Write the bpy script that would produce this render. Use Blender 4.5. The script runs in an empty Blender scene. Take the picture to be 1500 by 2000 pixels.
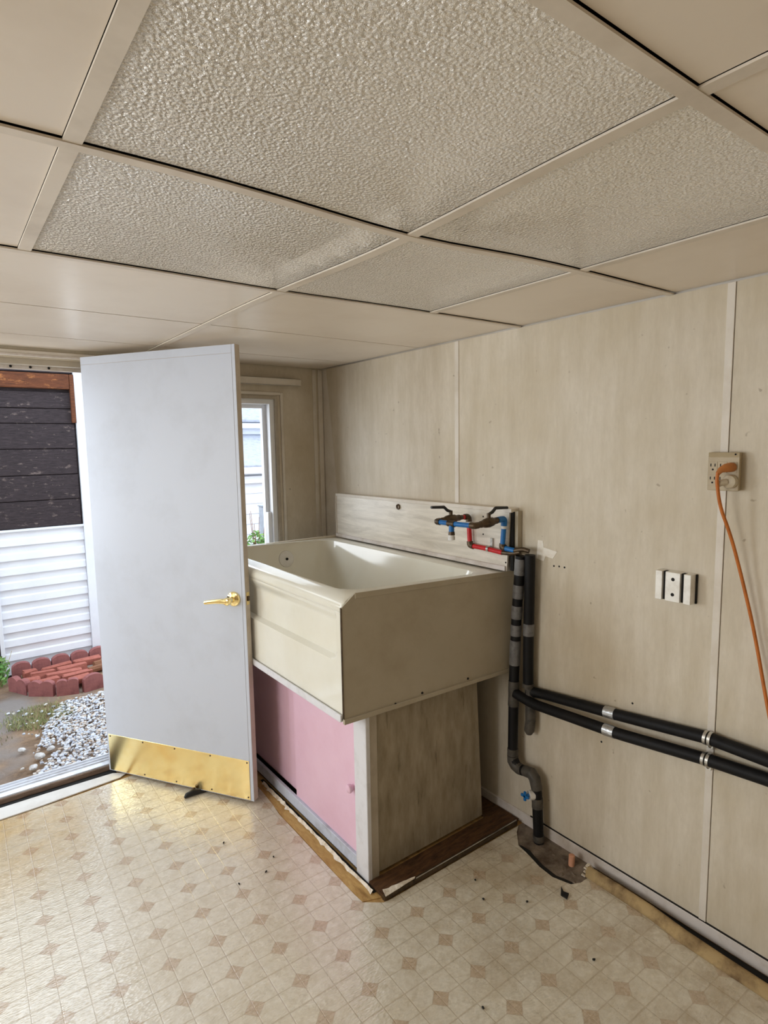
import bpy, bmesh, math, random
from mathutils import Vector, Matrix
random.seed(7)
SC = bpy.context.scene
COL = SC.collection

# ------------------------------------------------------------ camera
cam_d = bpy.data.cameras.new('camera')
cam = bpy.data.objects.new('camera', cam_d)
COL.objects.link(cam)
SC.camera = cam
cam_d.sensor_fit = 'HORIZONTAL'
cam_d.sensor_width = 36.0
cam_d.lens = 36.0 * 1155.1 / 1500.0
cam_d.clip_start = 0.02
YAW, PIT, ROL, HCAM = 0.6460, 0.1115, -0.01655, 1.655
fwd = Vector((math.sin(YAW) * math.cos(PIT), math.cos(YAW) * math.cos(PIT), -math.sin(PIT)))
rt = Vector((math.cos(YAW), -math.sin(YAW), 0))
up = rt.cross(fwd)
r2 = rt * math.cos(ROL) + up * math.sin(ROL)
u2 = up * math.cos(ROL) - rt * math.sin(ROL)
cam.matrix_world = Matrix(((r2.x, u2.x, -fwd.x, 0), (r2.y, u2.y, -fwd.y, 0), (r2.z, u2.z, -fwd.z, HCAM), (0, 0, 0, 1)))

# ------------------------------------------------------------ light and exposure
W = bpy.data.worlds.new('sky'); SC.world = W; W.use_nodes = True
bg = W.node_tree.nodes['Background']
bg.inputs[0].default_value = (0.80, 0.90, 1.0, 1)
bg.inputs[1].default_value = 3.1
SC.view_settings.view_transform = 'Standard'
SC.view_settings.look = 'None'
SC.view_settings.gamma = 1.0
SC.view_settings.use_curve_mapping = False
SC.view_settings.exposure = 0.0
SC.cycles.max_bounces = 10
SC.cycles.diffuse_bounces = 6
SC.cycles.glossy_bounces = 4
SC.cycles.transparent_max_bounces = 8
SC.cycles.sample_clamp_indirect = 6.0


def area_light(name, loc, direction, sx, sy, power, col):
    d = bpy.data.lights.new(name, 'AREA'); d.shape = 'RECTANGLE'; d.size = sx; d.size_y = sy
    d.energy = power; d.color = col
    o = bpy.data.objects.new(name, d); COL.objects.link(o); o.location = loc
    o.rotation_euler = Vector(direction).to_track_quat('-Z', 'Z').to_euler()
    return o


# added fill lamps behind two invented openings, and in the yard by the window
area_light('added_fill_far', (-1.20, 3.50, 1.45), (0.12, -1, -0.06), 1.25, 1.15, 52, (0.84, 0.92, 1.0))
area_light('added_fill_left', (-2.50, 1.6, 1.40), (1, 0.03, 0.02), 1.4, 1.1, 29, (1.0, 0.96, 0.90))
area_light('added_fill_yard', (1.02, 3.72, 1.50), (0.50, -1, 0.10), 0.55, 0.9, 11, (0.88, 0.94, 1.0))  # added lamp in the yard, out of view, to brighten the far corner


# ------------------------------------------------------------ materials
def srgb(r, g, b):
    f = lambda c: (c / 255 / 12.92) if c / 255 <= 0.04045 else ((c / 255 + 0.055) / 1.055) ** 2.4
    return (f(r), f(g), f(b), 1)


class NT:
    def __init__(s, name):
        s.m = bpy.data.materials.new(name); s.m.use_nodes = True
        s.t = s.m.node_tree; s.b = s.t.nodes['Principled BSDF']; s.tc = None

    def n(s, typ, **kw):
        x = s.t.nodes.new(typ)
        for k, v in kw.items():
            if k[0] == 'i' and k[1:].isdigit(): s.put(x.inputs[int(k[1:])], v)
            elif k in x.inputs and not hasattr(x, k): s.put(x.inputs[k], v)
            else: setattr(x, k, v)
        return x

    def put(s, sock, v):
        if isinstance(v, bpy.types.NodeSocket): s.t.links.new(v, sock)
        else: sock.default_value = v

    def co(s, scale=None, rot=None):
        if not s.tc: s.tc = s.n('ShaderNodeTexCoord')
        if scale is None: return s.tc.outputs['Object']
        mp = s.n('ShaderNodeMapping'); s.put(mp.inputs['Vector'], s.tc.outputs['Object'])
        mp.inputs['Scale'].default_value = scale
        if rot: mp.inputs['Rotation'].default_value = rot
        return mp.outputs[0]

    def noise(s, sc, detail=4, rough=0.6, scale=None, dist=0.0):
        x = s.n('ShaderNodeTexNoise'); s.put(x.inputs['Vector'], s.co(scale))
        x.inputs['Scale'].default_value = sc; x.inputs['Detail'].default_value = detail
        x.inputs['Roughness'].default_value = rough; x.inputs['Distortion'].default_value = dist
        return x.outputs['Fac']

    def ramp(s, fac, a, b):
        x = s.n('ShaderNodeMapRange'); s.put(x.inputs[0], fac)
        x.inputs[1].default_value = a; x.inputs[2].default_value = b
        return x.outputs[0]

    def math(s, op, a, b=0.0, c=0.0):
        x = s.n('ShaderNodeMath'); x.operation = op
        s.put(x.inputs[0], a); s.put(x.inputs[1], b); s.put(x.inputs[2], c)
        return x.outputs[0]

    def mix(s, f, a, b, blend='MIX'):
        x = s.n('ShaderNodeMix'); x.data_type = 'RGBA'; x.blend_type = blend
        s.put(x.inputs[0], f); s.put(x.inputs[6], a); s.put(x.inputs[7], b)
        return x.outputs[2]

    def bump(s, h, strength=0.3, dist=0.002, prev=None):
        x = s.n('ShaderNodeBump'); s.put(x.inputs['Height'], h)
        x.inputs['Strength'].default_value = strength; x.inputs['Distance'].default_value = dist
        if prev is not None: s.put(x.inputs['Normal'], prev)
        return x.outputs[0]

    def fin(s, color=None, rough=0.5, normal=None, metal=0.0, spec=0.5):
        if color is not None: s.put(s.b.inputs['Base Color'], color)
        s.put(s.b.inputs['Roughness'], rough)
        if normal is not None: s.put(s.b.inputs['Normal'], normal)
        s.b.inputs['Metallic'].default_value = metal
        s.b.inputs['Specular IOR Level'].default_value = spec
        return s.m


def paint(name, c, c2=None, rough=0.5, scale=9, lo=0.45, hi=0.75, bump=0.1, metal=0.0, spec=0.4, stretch=None, bscale=120):
    k = NT(name)
    c2 = c2 or tuple(x * 0.82 for x in c[:3]) + (1,)
    col = k.mix(k.ramp(k.noise(scale, 5, 0.65, stretch), lo, hi), c, c2)
    nb = k.bump(k.noise(bscale, 3, 0.6, stretch), bump, 0.002) if bump else None
    return k.fin(col, rough, nb, metal, spec)


def make_wall():
    k = NT('stained_wallboard')
    streak = k.ramp(k.noise(5, 5, 0.7, (1, 3.2, 0.5)), 0.36, 0.74)
    blotch = k.ramp(k.noise(1.6, 4, 0.6), 0.42, 0.70)
    fine = k.ramp(k.noise(60, 4, 0.7, (1, 1, 0.5)), 0.42, 0.66)
    c = k.mix(streak, srgb(216, 206, 189), srgb(197, 185, 163))
    c = k.mix(k.math('MULTIPLY', blotch, 0.55), c, srgb(186, 170, 138))
    c = k.mix(k.math('MULTIPLY', fine, 0.16), c, srgb(178, 166, 146))
    spots = k.ramp(k.noise(26, 2, 0.5), 0.735, 0.78)
    c = k.mix(k.math('MULTIPLY', spots, 0.5), c, srgb(130, 112, 86))
    nb = k.bump(k.noise(70, 4, 0.7, (1, 1, 0.6)), 0.12, 0.0012)
    return k.fin(c, 0.5, nb, 0, 0.35)


def make_vinyl():
    k = NT('octagon_print_vinyl')
    sep = k.n('ShaderNodeSeparateXYZ'); k.put(sep.inputs[0], k.co())
    x, y = sep.outputs[0], sep.outputs[1]
    u = k.math('ADD', k.math('MULTIPLY_ADD', x, 6.490, -9.893), k.math('MULTIPLY', y, -0.116))
    v = k.math('ADD', k.math('MULTIPLY_ADD', x, 0.206, -8.121), k.math('MULTIPLY', y, 6.616))
    du = k.math('ABSOLUTE', k.math('SUBTRACT', k.math('FRACT', k.math('ADD', u, 0.5)), 0.5))
    dv = k.math('ABSOLUTE', k.math('SUBTRACT', k.math('FRACT', k.math('ADD', v, 0.5)), 0.5))
    d = k.math('ADD', du, dv)
    dia = k.ramp(d, 0.208, 0.200)
    rim = k.math('MULTIPLY', k.ramp(d, 0.222, 0.214), k.math('SUBTRACT', 1.0, dia))

    def ln(a, off, w):
        t = k.math('ABSOLUTE', k.math('SUBTRACT', a, off))
        return k.ramp(t, w, w * 0.45)
    l1 = k.math('MAXIMUM', ln(du, 0.0, 0.014), ln(dv, 0.0, 0.014))
    l2 = k.math('MAXIMUM', ln(du, 0.5, 0.014), ln(dv, 0.5, 0.020))
    lines = k.math('MAXIMUM', l1, l2)
    mott = k.ramp(k.noise(34, 6, 0.72, None, 0.6), 0.36, 0.66)
    c = k.mix(mott, srgb(226, 219, 203), srgb(205, 195, 174))
    big = k.ramp(k.noise(2.3, 4, 0.6), 0.45, 0.72)
    c = k.mix(k.math('MULTIPLY', big, 0.40), c, srgb(192, 174, 138))
    # traffic dirt and old damp at the wall end of the room
    brown = k.math('MULTIPLY', k.ramp(k.noise(5.5, 5, 0.7), 0.45, 0.70), k.ramp(x, 0.85, 1.65))
    c = k.mix(k.math('MULTIPLY', brown, 0.62), c, srgb(150, 122, 80))
    c = k.mix(k.math('MULTIPLY', lines, 0.50), c, srgb(172, 154, 126))
    c = k.mix(k.math('MULTIPLY', rim, 0.5), c, srgb(150, 128, 100))
    dc = k.mix(k.ramp(k.noise(90, 3, 0.6), 0.4, 0.6), srgb(198, 178, 154), srgb(182, 160, 132))
    c = k.mix(k.math('MULTIPLY', dia, 0.92), c, dc)
    # yellow tint multiplied in, stronger towards the doorway and the left
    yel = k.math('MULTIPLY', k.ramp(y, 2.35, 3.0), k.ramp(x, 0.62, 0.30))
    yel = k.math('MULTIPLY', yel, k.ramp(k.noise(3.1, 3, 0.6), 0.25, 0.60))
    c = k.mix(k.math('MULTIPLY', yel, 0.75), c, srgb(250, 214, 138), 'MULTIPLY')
    spots = k.ramp(k.noise(75, 2, 0.5), 0.755, 0.79)
    c = k.mix(k.math('MULTIPLY', spots, 0.7), c, srgb(96, 76, 56))
    # strand board telegraphing through the sheet, plus embossed joints
    strand = k.n('ShaderNodeTexVoronoi'); strand.feature = 'F1'
    k.put(strand.inputs['Vector'], k.co((1.0, 2.2, 1.0), (0, 0, 0.5))); strand.inputs['Scale'].default_value = 75
    wav = k.noise(9, 3, 0.5)
    n1 = k.bump(wav, 0.30, 0.006)
    n2 = k.bump(strand.outputs['Distance'], 0.34, 0.0020, n1)
    n3 = k.bump(k.math('MULTIPLY', lines, -1.0), 0.4, 0.0012, n2)
    k.b.inputs['Coat Weight'].default_value = 1.0; k.b.inputs['Coat Roughness'].default_value = 0.09; k.b.inputs['Coat IOR'].default_value = 1.6; k.put(k.b.inputs['Coat Normal'], n3)
    return k.fin(c, k.math('MULTIPLY_ADD', k.noise(14, 4, 0.6), 0.18, 0.19), n3, 0, 0.8)


def make_ice():
    k = NT('cracked_ice_plastic')
    vo = k.n('ShaderNodeTexVoronoi'); vo.feature = 'SMOOTH_F1'
    k.put(vo.inputs['Vector'], k.co()); vo.inputs['Scale'].default_value = 185
    n0 = k.noise(260, 2, 0.5, None, 1.5)
    h = k.math('ADD', vo.outputs['Distance'], k.math('MULTIPLY', n0, 0.5))
    c = k.mix(k.ramp(k.noise(2.4, 4, 0.6), 0.40, 0.70), srgb(243, 235, 222), srgb(234, 224, 206))
    c = k.mix(k.math('MULTIPLY', k.ramp(h, 0.60, 0.95), 0.18), c, srgb(176, 164, 144))
    c = k.mix(k.math('MULTIPLY', k.ramp(k.noise(13, 3, 0.6, (1, 2.5, 1)), 0.71, 0.78), 0.6), c, srgb(122, 108, 80))
    nb = k.bump(h, 1.0, 0.0060)
    k.b.inputs['Coat Weight'].default_value = 1.0; k.b.inputs['Coat IOR'].default_value = 2.1; k.b.inputs['Coat Roughness'].default_value = 0.06; k.put(k.b.inputs['Coat Normal'], nb)
    return k.fin(c, 0.15, nb, 0, 0.8)


def make_wood(name, c1, c2, c3, stretch, rough=0.8, bump=0.6, spec=0.25):
    k = NT(name)
    g = k.noise(14, 6, 0.7, stretch, 0.6)
    c = k.mix(k.ramp(g, 0.35, 0.65), c1, c2)
    c = k.mix(k.ramp(k.noise(5, 5, 0.7, (stretch[0] * 2, 1, stretch[2] * 0.5)), 0.58, 0.78), c, c3)
    return k.fin(c, rough, k.bump(g, bump, 0.004), 0, spec)


def make_marble():
    k = NT('grey_veined_laminate')
    g = k.noise(5, 7, 0.68, (1, 0.8, 7.5), 0.6)
    c = k.mix(k.ramp(g, 0.36, 0.66), srgb(232, 225, 212), srgb(202, 194, 180))
    return k.fin(c, 0.35, None, 0, 0.45)


def make_knee():
    k = NT('grimy_grey_board')
    g = k.noise(7, 5, 0.65, (3, 3, 0.8))
    c = k.mix(k.ramp(g, 0.36, 0.72), srgb(172, 160, 140), srgb(138, 126, 106))
    c = k.mix(k.math('MULTIPLY', k.ramp(k.noise(12, 4, 0.6, (3, 3, 0.5)), 0.60, 0.74), 0.6), c, srgb(66, 58, 46))
    return k.fin(c, 0.75, k.bump(g, 0.25, 0.002), 0, 0.2)


def make_brass(name, rough):
    k = NT(name)
    g = k.noise(6, 4, 0.6)
    c = k.mix(k.ramp(k.noise(11, 4, 0.6), 0.45, 0.75), srgb(255, 234, 172), srgb(250, 220, 150))
    return k.fin(c, rough, k.bump(g, 0.12, 0.004), 1.0)


def make_glass():
    k = NT('window_glass')
    t = k.t; out = t.nodes['Material Output']
    tr = k.n('ShaderNodeBsdfTransparent'); gl = k.n('ShaderNodeBsdfGlossy')
    gl.inputs['Roughness'].default_value = 0.02
    lw = k.n('ShaderNodeLayerWeight'); lw.inputs['Blend'].default_value = 0.12
    mx = k.n('ShaderNodeMixShader'); t.links.new(lw.outputs['Fresnel'], mx.inputs[0])
    t.links.new(tr.outputs[0], mx.inputs[1]); t.links.new(gl.outputs[0], mx.inputs[2])
    t.links.new(mx.outputs[0], out.inputs[0])
    return k.m


def make_ground():
    k = NT('dirt')
    c = k.mix(k.ramp(k.noise(6, 6, 0.7), 0.38, 0.66), srgb(176, 146, 118), srgb(128, 108, 92))
    c = k.mix(k.ramp(k.noise(1.7, 3, 0.6), 0.45, 0.62), c, srgb(158, 150, 146))
    return k.fin(c, 0.95, k.bump(k.noise(45, 6, 0.75), 0.9, 0.02), 0, 0.1)


def make_stones():
    k = NT('grey_gravel')
    oi = k.n('ShaderNodeNewGeometry')
    r = oi.outputs['Random Per Island']
    cr = k.n('ShaderNodeValToRGB'); k.put(cr.inputs[0], r)
    e = cr.color_ramp.elements
    e[0].position = 0; e[0].color = srgb(224, 228, 238); e[1].position = 1; e[1].color = srgb(140, 142, 150)
    for p, q in ((0.35, srgb(184, 190, 204)), (0.6, srgb(222, 222, 222)), (0.8, srgb(188, 168, 150))):
        z = e.new(p); z.color = q
    c = k.mix(k.ramp(k.noise(90, 3, 0.6), 0.4, 0.7), cr.outputs[0], srgb(150, 150, 156), 'MIX')
    return k.fin(cr.outputs[0], 0.85, k.bump(k.noise(160, 3, 0.6), 0.3, 0.002), 0, 0.2)


def make_leaf(name, a, b):
    k = NT(name)
    g = k.n('ShaderNodeNewGeometry')
    c = k.mix(g.outputs['Random Per Island'], a, b)
    return k.fin(c, 0.7, None, 0, 0.25)


M = dict(
    wall=make_wall(), vinyl=make_vinyl(), ice=make_ice(), marble=make_marble(), knee=make_knee(),
    kick=make_brass('brass_plate', 0.20), brass=make_brass('polished_brass', 0.09), glass=make_glass(), ground=make_ground(),
    stones=make_stones(),
    panel=paint('ceiling_panel_white', srgb(226, 214, 198), srgb(214, 200, 182), 0.33, 2.2, bump=0.05, spec=0.4),
    bar=paint('ceiling_strip_white', srgb(218, 207, 192), srgb(198, 186, 170), 0.45, 5, bump=0.05),
    plenum=paint('dark_void', srgb(40, 34, 28), rough=0.9),
    batten=paint('seam_strip_white', srgb(220, 212, 200), srgb(204, 193, 176), 0.45, 6, bump=0.08),
    base=paint('baseboard_white', srgb(214, 206, 200), srgb(182, 168, 152), 0.5, 8, bump=0.1),
    doorw=paint('door_off_white', srgb(202, 208, 221), srgb(192, 197, 208), 0.42, 3.5, 0.5, 0.8, bump=0.06),
    dooredge=paint('door_edge', srgb(198, 186, 172), srgb(176, 162, 144), 0.6, 8, bump=0.1),
    tub=paint('cream_acrylic', srgb(230, 227, 214), srgb(224, 220, 204), 0.10, 3, bump=0.03, spec=0.6),
    tubpanel=paint('cream_sheet', srgb(176, 166, 146), srgb(164, 152, 130), 0.30, 5, bump=0.05, spec=0.45),
    trimc=paint('cream_edge_trim', srgb(222, 214, 196), srgb(202, 190, 168), 0.35, 6, bump=0.05),
    pink=paint('pink_enamel', srgb(230, 192, 210), srgb(222, 180, 198), 0.28, 4, bump=0.05, spec=0.5),
    post=paint('worn_white_paint', srgb(218, 217, 220), srgb(196, 192, 192), 0.5, 11, 0.52, 0.80, bump=0.2),
    rail=paint('blue_white_paint', srgb(194, 200, 214), srgb(158, 160, 168), 0.5, 13, 0.48, 0.76, bump=0.2),
    subfloor=make_wood('tan_subfloor', srgb(198, 164, 106), srgb(166, 128, 76), srgb(120, 88, 50), (3, 1, 1)),
    brown=make_wood('stained_board', srgb(98, 68, 42), srgb(60, 40, 26), srgb(120, 92, 62), (1, 4, 1)),
    paper=paint('torn_paper', srgb(232, 224, 210), srgb(170, 144, 106), 0.8, 30, bump=0.4),
    concrete=paint('grey_concrete', srgb(140, 126, 112), srgb(82, 68, 56), 0.85, 12, 0.38, 0.65, bump=0.8, bscale=40),
    backing=paint('vinyl_backing', srgb(176, 150, 106), srgb(98, 74, 48), 0.85, 7, 0.44, 0.66, bump=0.4),
    foam=paint('black_pipe_foam', srgb(22, 21, 22), srgb(14, 13, 14), 0.55, 20, bump=0.25, spec=0.22),
    tape=paint('grey_duct_tape', srgb(112, 110, 109), srgb(76, 73, 71), 0.42, 40, bump=0.5, spec=0.5, bscale=60),
    tape_dark=paint('dark_grey_tape', srgb(84, 79, 72), srgb(48, 45, 42), 0.5, 30, bump=0.8, spec=0.3, bscale=45),  # darker grey tape used for the low bands and the capped stub
    foil=paint('silver_foil', srgb(196, 198, 200), srgb(150, 150, 152), 0.3, 30, bump=0.4, metal=0.9),
    steel=paint('galvanised_steel', srgb(206, 204, 198), srgb(150, 146, 140), 0.3, 30, bump=0.1, metal=0.9),
    alu=paint('white_aluminium', srgb(238, 236, 230), srgb(214, 208, 198), 0.35, 20, bump=0.1, metal=0.2),
    dark=paint('dark_slot', srgb(24, 22, 20), rough=0.8, bump=0),
    blue=paint('blue_pex', srgb(30, 108, 176), srgb(24, 92, 156), 0.35, 20, bump=0),
    red=paint('red_pex', srgb(196, 32, 36), srgb(170, 26, 30), 0.35, 20, bump=0),
    bronze=paint('dark_bronze', srgb(92, 76, 58), srgb(52, 44, 36), 0.4, 40, bump=0.1, metal=0.6),
    blackp=paint('black_plastic', srgb(30, 30, 30), rough=0.4, bump=0),
    orange=paint('orange_cord', srgb(190, 108, 40), srgb(166, 90, 30), 0.45, 20, bump=0),
    orangep=paint('orange_plug', srgb(186, 118, 62), srgb(168, 98, 46), 0.5, 20, bump=0),
    tan=paint('tan_plastic', srgb(180, 164, 134), srgb(168, 150, 120), 0.4, 10, bump=0),
    cream=paint('cream_plastic', srgb(200, 188, 164), srgb(188, 174, 148), 0.4, 10, bump=0),
    whitep=paint('white_plastic', srgb(228, 226, 222), srgb(214, 210, 204), 0.35, 10, bump=0),
    vwin=paint('white_vinyl_frame', srgb(244, 246, 250), srgb(236, 238, 244), 0.4, 6, bump=0),
    jamb=paint('grey_jamb_paint', srgb(186, 176, 160), srgb(166, 154, 136), 0.6, 9, bump=0.1),
    thresh=paint('aluminium_threshold', srgb(226, 230, 238), srgb(190, 190, 196), 0.35, 15, bump=0.1, metal=0.3),
    sill=make_wood('weathered_sill', srgb(150, 128, 112), srgb(110, 92, 80), srgb(80, 66, 56), (1, 6, 6)),
    siding=paint('white_siding', srgb(224, 227, 235), srgb(214, 217, 227), 0.4, 4, bump=0.05),
    plank=make_wood('weathered_dark_plank', srgb(64, 55, 58), srgb(42, 36, 38), srgb(140, 124, 118), (1.2, 6, 9)),
    beam=make_wood('brown_beam', srgb(112, 66, 42), srgb(76, 46, 32), srgb(186, 122, 70), (1, 6, 9)),
    brick=paint('red_brick', srgb(170, 104, 92), srgb(138, 80, 70), 0.9, 22, bump=0.8, bscale=50, spec=0.15),
    edging=paint('red_concrete', srgb(150, 96, 94), srgb(120, 76, 76), 0.85, 16, bump=0.5, bscale=60, spec=0.2),
    logm=make_wood('old_wood', srgb(150, 104, 78), srgb(108, 72, 54), srgb(172, 130, 100), (1, 8, 8)),
    rock=paint('pale_rock', srgb(206, 204, 204), srgb(150, 144, 140), 0.9, 14, bump=0.6, bscale=40),
    grass=make_leaf('grass_blades', srgb(122, 142, 92), srgb(182, 172, 130)),
    leaf=make_leaf('shrub_leaves', srgb(70, 118, 52), srgb(134, 168, 96)),
    shingle=paint('grey_shingle', srgb(164, 168, 180), srgb(140, 144, 156), 0.9, 14, bump=0.4),
    post_grey=paint('grey_post', srgb(168, 174, 184), srgb(142, 148, 160), 0.7, 10, bump=0.1),
    rose=paint('copper_stub', srgb(214, 158, 128), srgb(190, 130, 100), 0.45, 20, bump=0),
    patch=paint('white_spackle', srgb(236, 230, 218), srgb(222, 212, 196), 0.7, 30, bump=0.2),
    roofu=paint('roof_board', srgb(120, 110, 98), rough=0.9),
)


# ------------------------------------------------------------ mesh helpers
def B(): return bmesh.new()


def box(bm, x0, x1, y0, y1, z0, z1, bev=0.0, seg=1):
    v = [bm.verts.new(p) for p in ((x0, y0, z0), (x1, y0, z0), (x1, y1, z0), (x0, y1, z0), (x0, y0, z1), (x1, y0, z1), (x1, y1, z1), (x0, y1, z1))]
    fs = [bm.faces.new([v[i] for i in q]) for q in ((3, 2, 1, 0), (4, 5, 6, 7), (0, 1, 5, 4), (1, 2, 6, 5), (2, 3, 7, 6), (3, 0, 4, 7))]
    if bev:
        es = {e for f in fs for e in f.edges}
        bmesh.ops.bevel(bm, geom=list(es), offset=bev, segments=seg, affect='EDGES', profile=0.5)
    return bm


def prism(bm, pts, ext, bev=0.0):
    """closed polygon pts (3D) pushed along vector ext"""
    e = Vector(ext)
    a = [bm.verts.new(p) for p in pts]; b = [bm.verts.new(Vector(p) + e) for p in pts]
    n = len(pts)
    fs = [bm.faces.new(a), bm.faces.new(b[::-1])]
    for i in range(n): fs.append(bm.faces.new((a[i], b[i], b[(i + 1) % n], a[(i + 1) % n])))
    if bev: bmesh.ops.bevel(bm, geom=list({x for f in fs for x in f.edges}), offset=bev, segments=1, affect='EDGES')
    return bm


def fillet(pts, r, n=6):
    P = [Vector(p) for p in pts]
    out = [P[0]]
    for i in range(1, len(P) - 1):
        a, b, c = P[i - 1], P[i], P[i + 1]
        d1 = (a - b); d2 = (c - b)
        rr = min(r, d1.length * 0.48, d2.length * 0.48)
        s, e = b + d1.normalized() * rr, b + d2.normalized() * rr
        for k in range(n + 1):
            t = k / n
            out.append(s * (1 - t) ** 2 + b * 2 * t * (1 - t) + e * t * t)
    out.append(P[-1])
    return out


def tube(bm, pts, r, n=12, cap=True, fil=0.0):
    P = fillet(pts, fil) if fil else [Vector(p) for p in pts]
    R = r if isinstance(r, (list, tuple)) else [r] * len(P)
    t0 = (P[1] - P[0]).normalized()
    nrm = t0.orthogonal().normalized()
    rings = []
    for i, p in enumerate(P):
        t = (P[min(i + 1, len(P) - 1)] - P[max(i - 1, 0)]).normalized()
        nrm = (nrm - t * nrm.dot(t)).normalized(); bn = t.cross(nrm)
        rings.append([bm.verts.new(p + (nrm * math.cos(2 * math.pi * k / n) + bn * math.sin(2 * math.pi * k / n)) * R[i]) for k in range(n)])
    for a, b in zip(rings, rings[1:]):
        for k in range(n): bm.faces.new((a[k], a[(k + 1) % n], b[(k + 1) % n], b[k]))
    if cap: bm.faces.new(rings[0][::-1]); bm.faces.new(rings[-1])
    return bm


def lathe(bm, base, axis, prof, n=24):
    """prof: list of (distance along axis, radius)"""
    ax = Vector(axis).normalized(); b = Vector(base)
    return tube(bm, [b + ax * d for d, _ in prof], [max(q, 1e-4) for _, q in prof], n)


ICO = {}


def blob(bm, c, rx, ry, rz, sub=1, jit=0.15, rot=0.0):
    if sub not in ICO:
        t = bmesh.new(); bmesh.ops.create_icosphere(t, subdivisions=sub, radius=1.0)
        t.verts.index_update()
        ICO[sub] = ([v.co.copy() for v in t.verts], [[v.index for v in f.verts] for f in t.faces]); t.free()
    V, F = ICO[sub]
    cs, sn = math.cos(rot), math.sin(rot)
    out = []
    for co in V:
        k = 1 + random.uniform(-jit, jit)
        x, y = co.x * rx * k, co.y * ry * k
        out.append(bm.verts.new((c[0] + cs * x - sn * y, c[1] + sn * x + cs * y, c[2] + co.z * rz * k)))
    for f in F: bm.faces.new([out[q] for q in f])


def mk(name, bm, mat, parent=None, smooth=False, kind=None, label=None, cat=None, group=None):
    bmesh.ops.recalc_face_normals(bm, faces=bm.faces)
    me = bpy.data.meshes.new(name); bm.to_mesh(me); bm.free()
    me.materials.append(mat)
    if smooth:
        me.polygons.foreach_set('use_smooth', [True] * len(me.polygons))
        me.set_sharp_from_angle(angle=math.radians(40))
    o = bpy.data.objects.new(name, me); COL.objects.link(o)
    if parent is not None:
        o.parent = parent
        q = Vector((0, 0, 0)); p = parent
        while p is not None: q -= p.location; p = p.parent
        o.location = q
    return props(o, kind, label, cat, group)


def props(o, kind=None, label=None, cat=None, group=None):
    if kind: o['kind'] = kind
    if label: o['label'] = label
    if cat: o['category'] = cat
    if group: o['group'] = group
    return o


def thing(name, loc, label, cat, group=None, kind=None):
    o = bpy.data.objects.new(name, None); o.empty_display_size = 0.05
    COL.objects.link(o); o.location = loc
    return props(o, kind, label, cat, group)


def boxo(name, dims, mat, parent=None, bev=0.0, **kw):
    return mk(name, box(B(), *dims, bev), mat, parent, **kw)


def dup(o, parent, off):
    c = o.copy(); COL.objects.link(c); c.parent = parent
    c.location = Vector(o.location) + Vector(off)
    return c


XR, ZC, YF = 1.944, 2.127, 3.20     # right wall, ceiling, far wall
XL, YN = -2.3, -1.9

# ============================================================ ROOM SHELL
# ---- floor: rough subfloor with the vinyl sheet lying on it
floor = boxo('floor', (XL - 0.1, XR + 0.1, YN - 0.1, YF + 0.1, -0.14, -0.004), M['subfloor'], kind='structure')
vin = [(XL, YN), (XR - 0.008, YN), (1.874, 0.30), (1.846, 0.843), (1.861, 0.972), (1.864, 1.213), (1.855, 1.215), (1.82, 1.216), (1.784, 1.234), (1.772, 1.268),
       (1.761, 1.301), (1.767, 1.367), (1.783, 1.421), (1.792, 1.456), (1.80, 1.50), (1.86, 1.56), (1.90, 1.585), (1.50, 1.592), (1.21, 1.596), (1.175, 1.600),
       (1.116, 1.648), (1.113, 1.70), (1.114, 1.90), (1.116, 2.10), (1.117, 2.31), (1.128, 2.40), (1.135, 2.52), (1.14, 2.8), (1.14, YF - 0.16), (0.70, 3.075), (0.45, 3.06), (0.25, 3.055), (-0.40, 3.05), (XL, 3.05)]
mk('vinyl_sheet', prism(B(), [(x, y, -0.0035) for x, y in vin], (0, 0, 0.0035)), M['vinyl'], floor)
hole = [(1.792, 1.456), (1.80, 1.50), (1.86, 1.56), (1.90, 1.589), (1.934, 1.589), (1.934, 1.21), (1.855, 1.215), (1.82, 1.216), (1.784, 1.234), (1.772, 1.268), (1.761, 1.301), (1.767, 1.367), (1.783, 1.421)]
o = mk('concrete_patch', prism(B(), [(x, y, -0.0042) for x, y in hole], (0, 0, 0.0014)), M['concrete'], floor, label='bare grey concrete under the torn vinyl')
bm = B()
for k in range(26):
    x, y = random.uniform(1.80, 1.92), random.uniform(1.23, 1.44)
    blob(bm, (x, y, -.003), random.uniform(.006, .018), random.uniform(.006, .014), random.uniform(.002, .005), 1, .2, random.uniform(0, 3))
mk('crumbled_concrete', bm, M['concrete'], floor, True, kind='stuff')
bm = B(); e2 = [(1.80, 1.50), (1.792, 1.456), (1.783, 1.421), (1.767, 1.367), (1.761, 1.301), (1.772, 1.268), (1.784, 1.234), (1.80, 1.222)]
a = [bm.verts.new((x - .002, y, -.0022)) for x, y in e2]; b = [bm.verts.new((x + random.uniform(.010, .026), y - .004, -.0022)) for x, y in e2]
for k in range(len(a) - 1): bm.faces.new((a[k], a[k + 1], b[k + 1], b[k]))
mk('black_edge', bm, M['dark'], floor, label='black line along the torn edge')  # dark strip following the left edge of the hole
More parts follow.
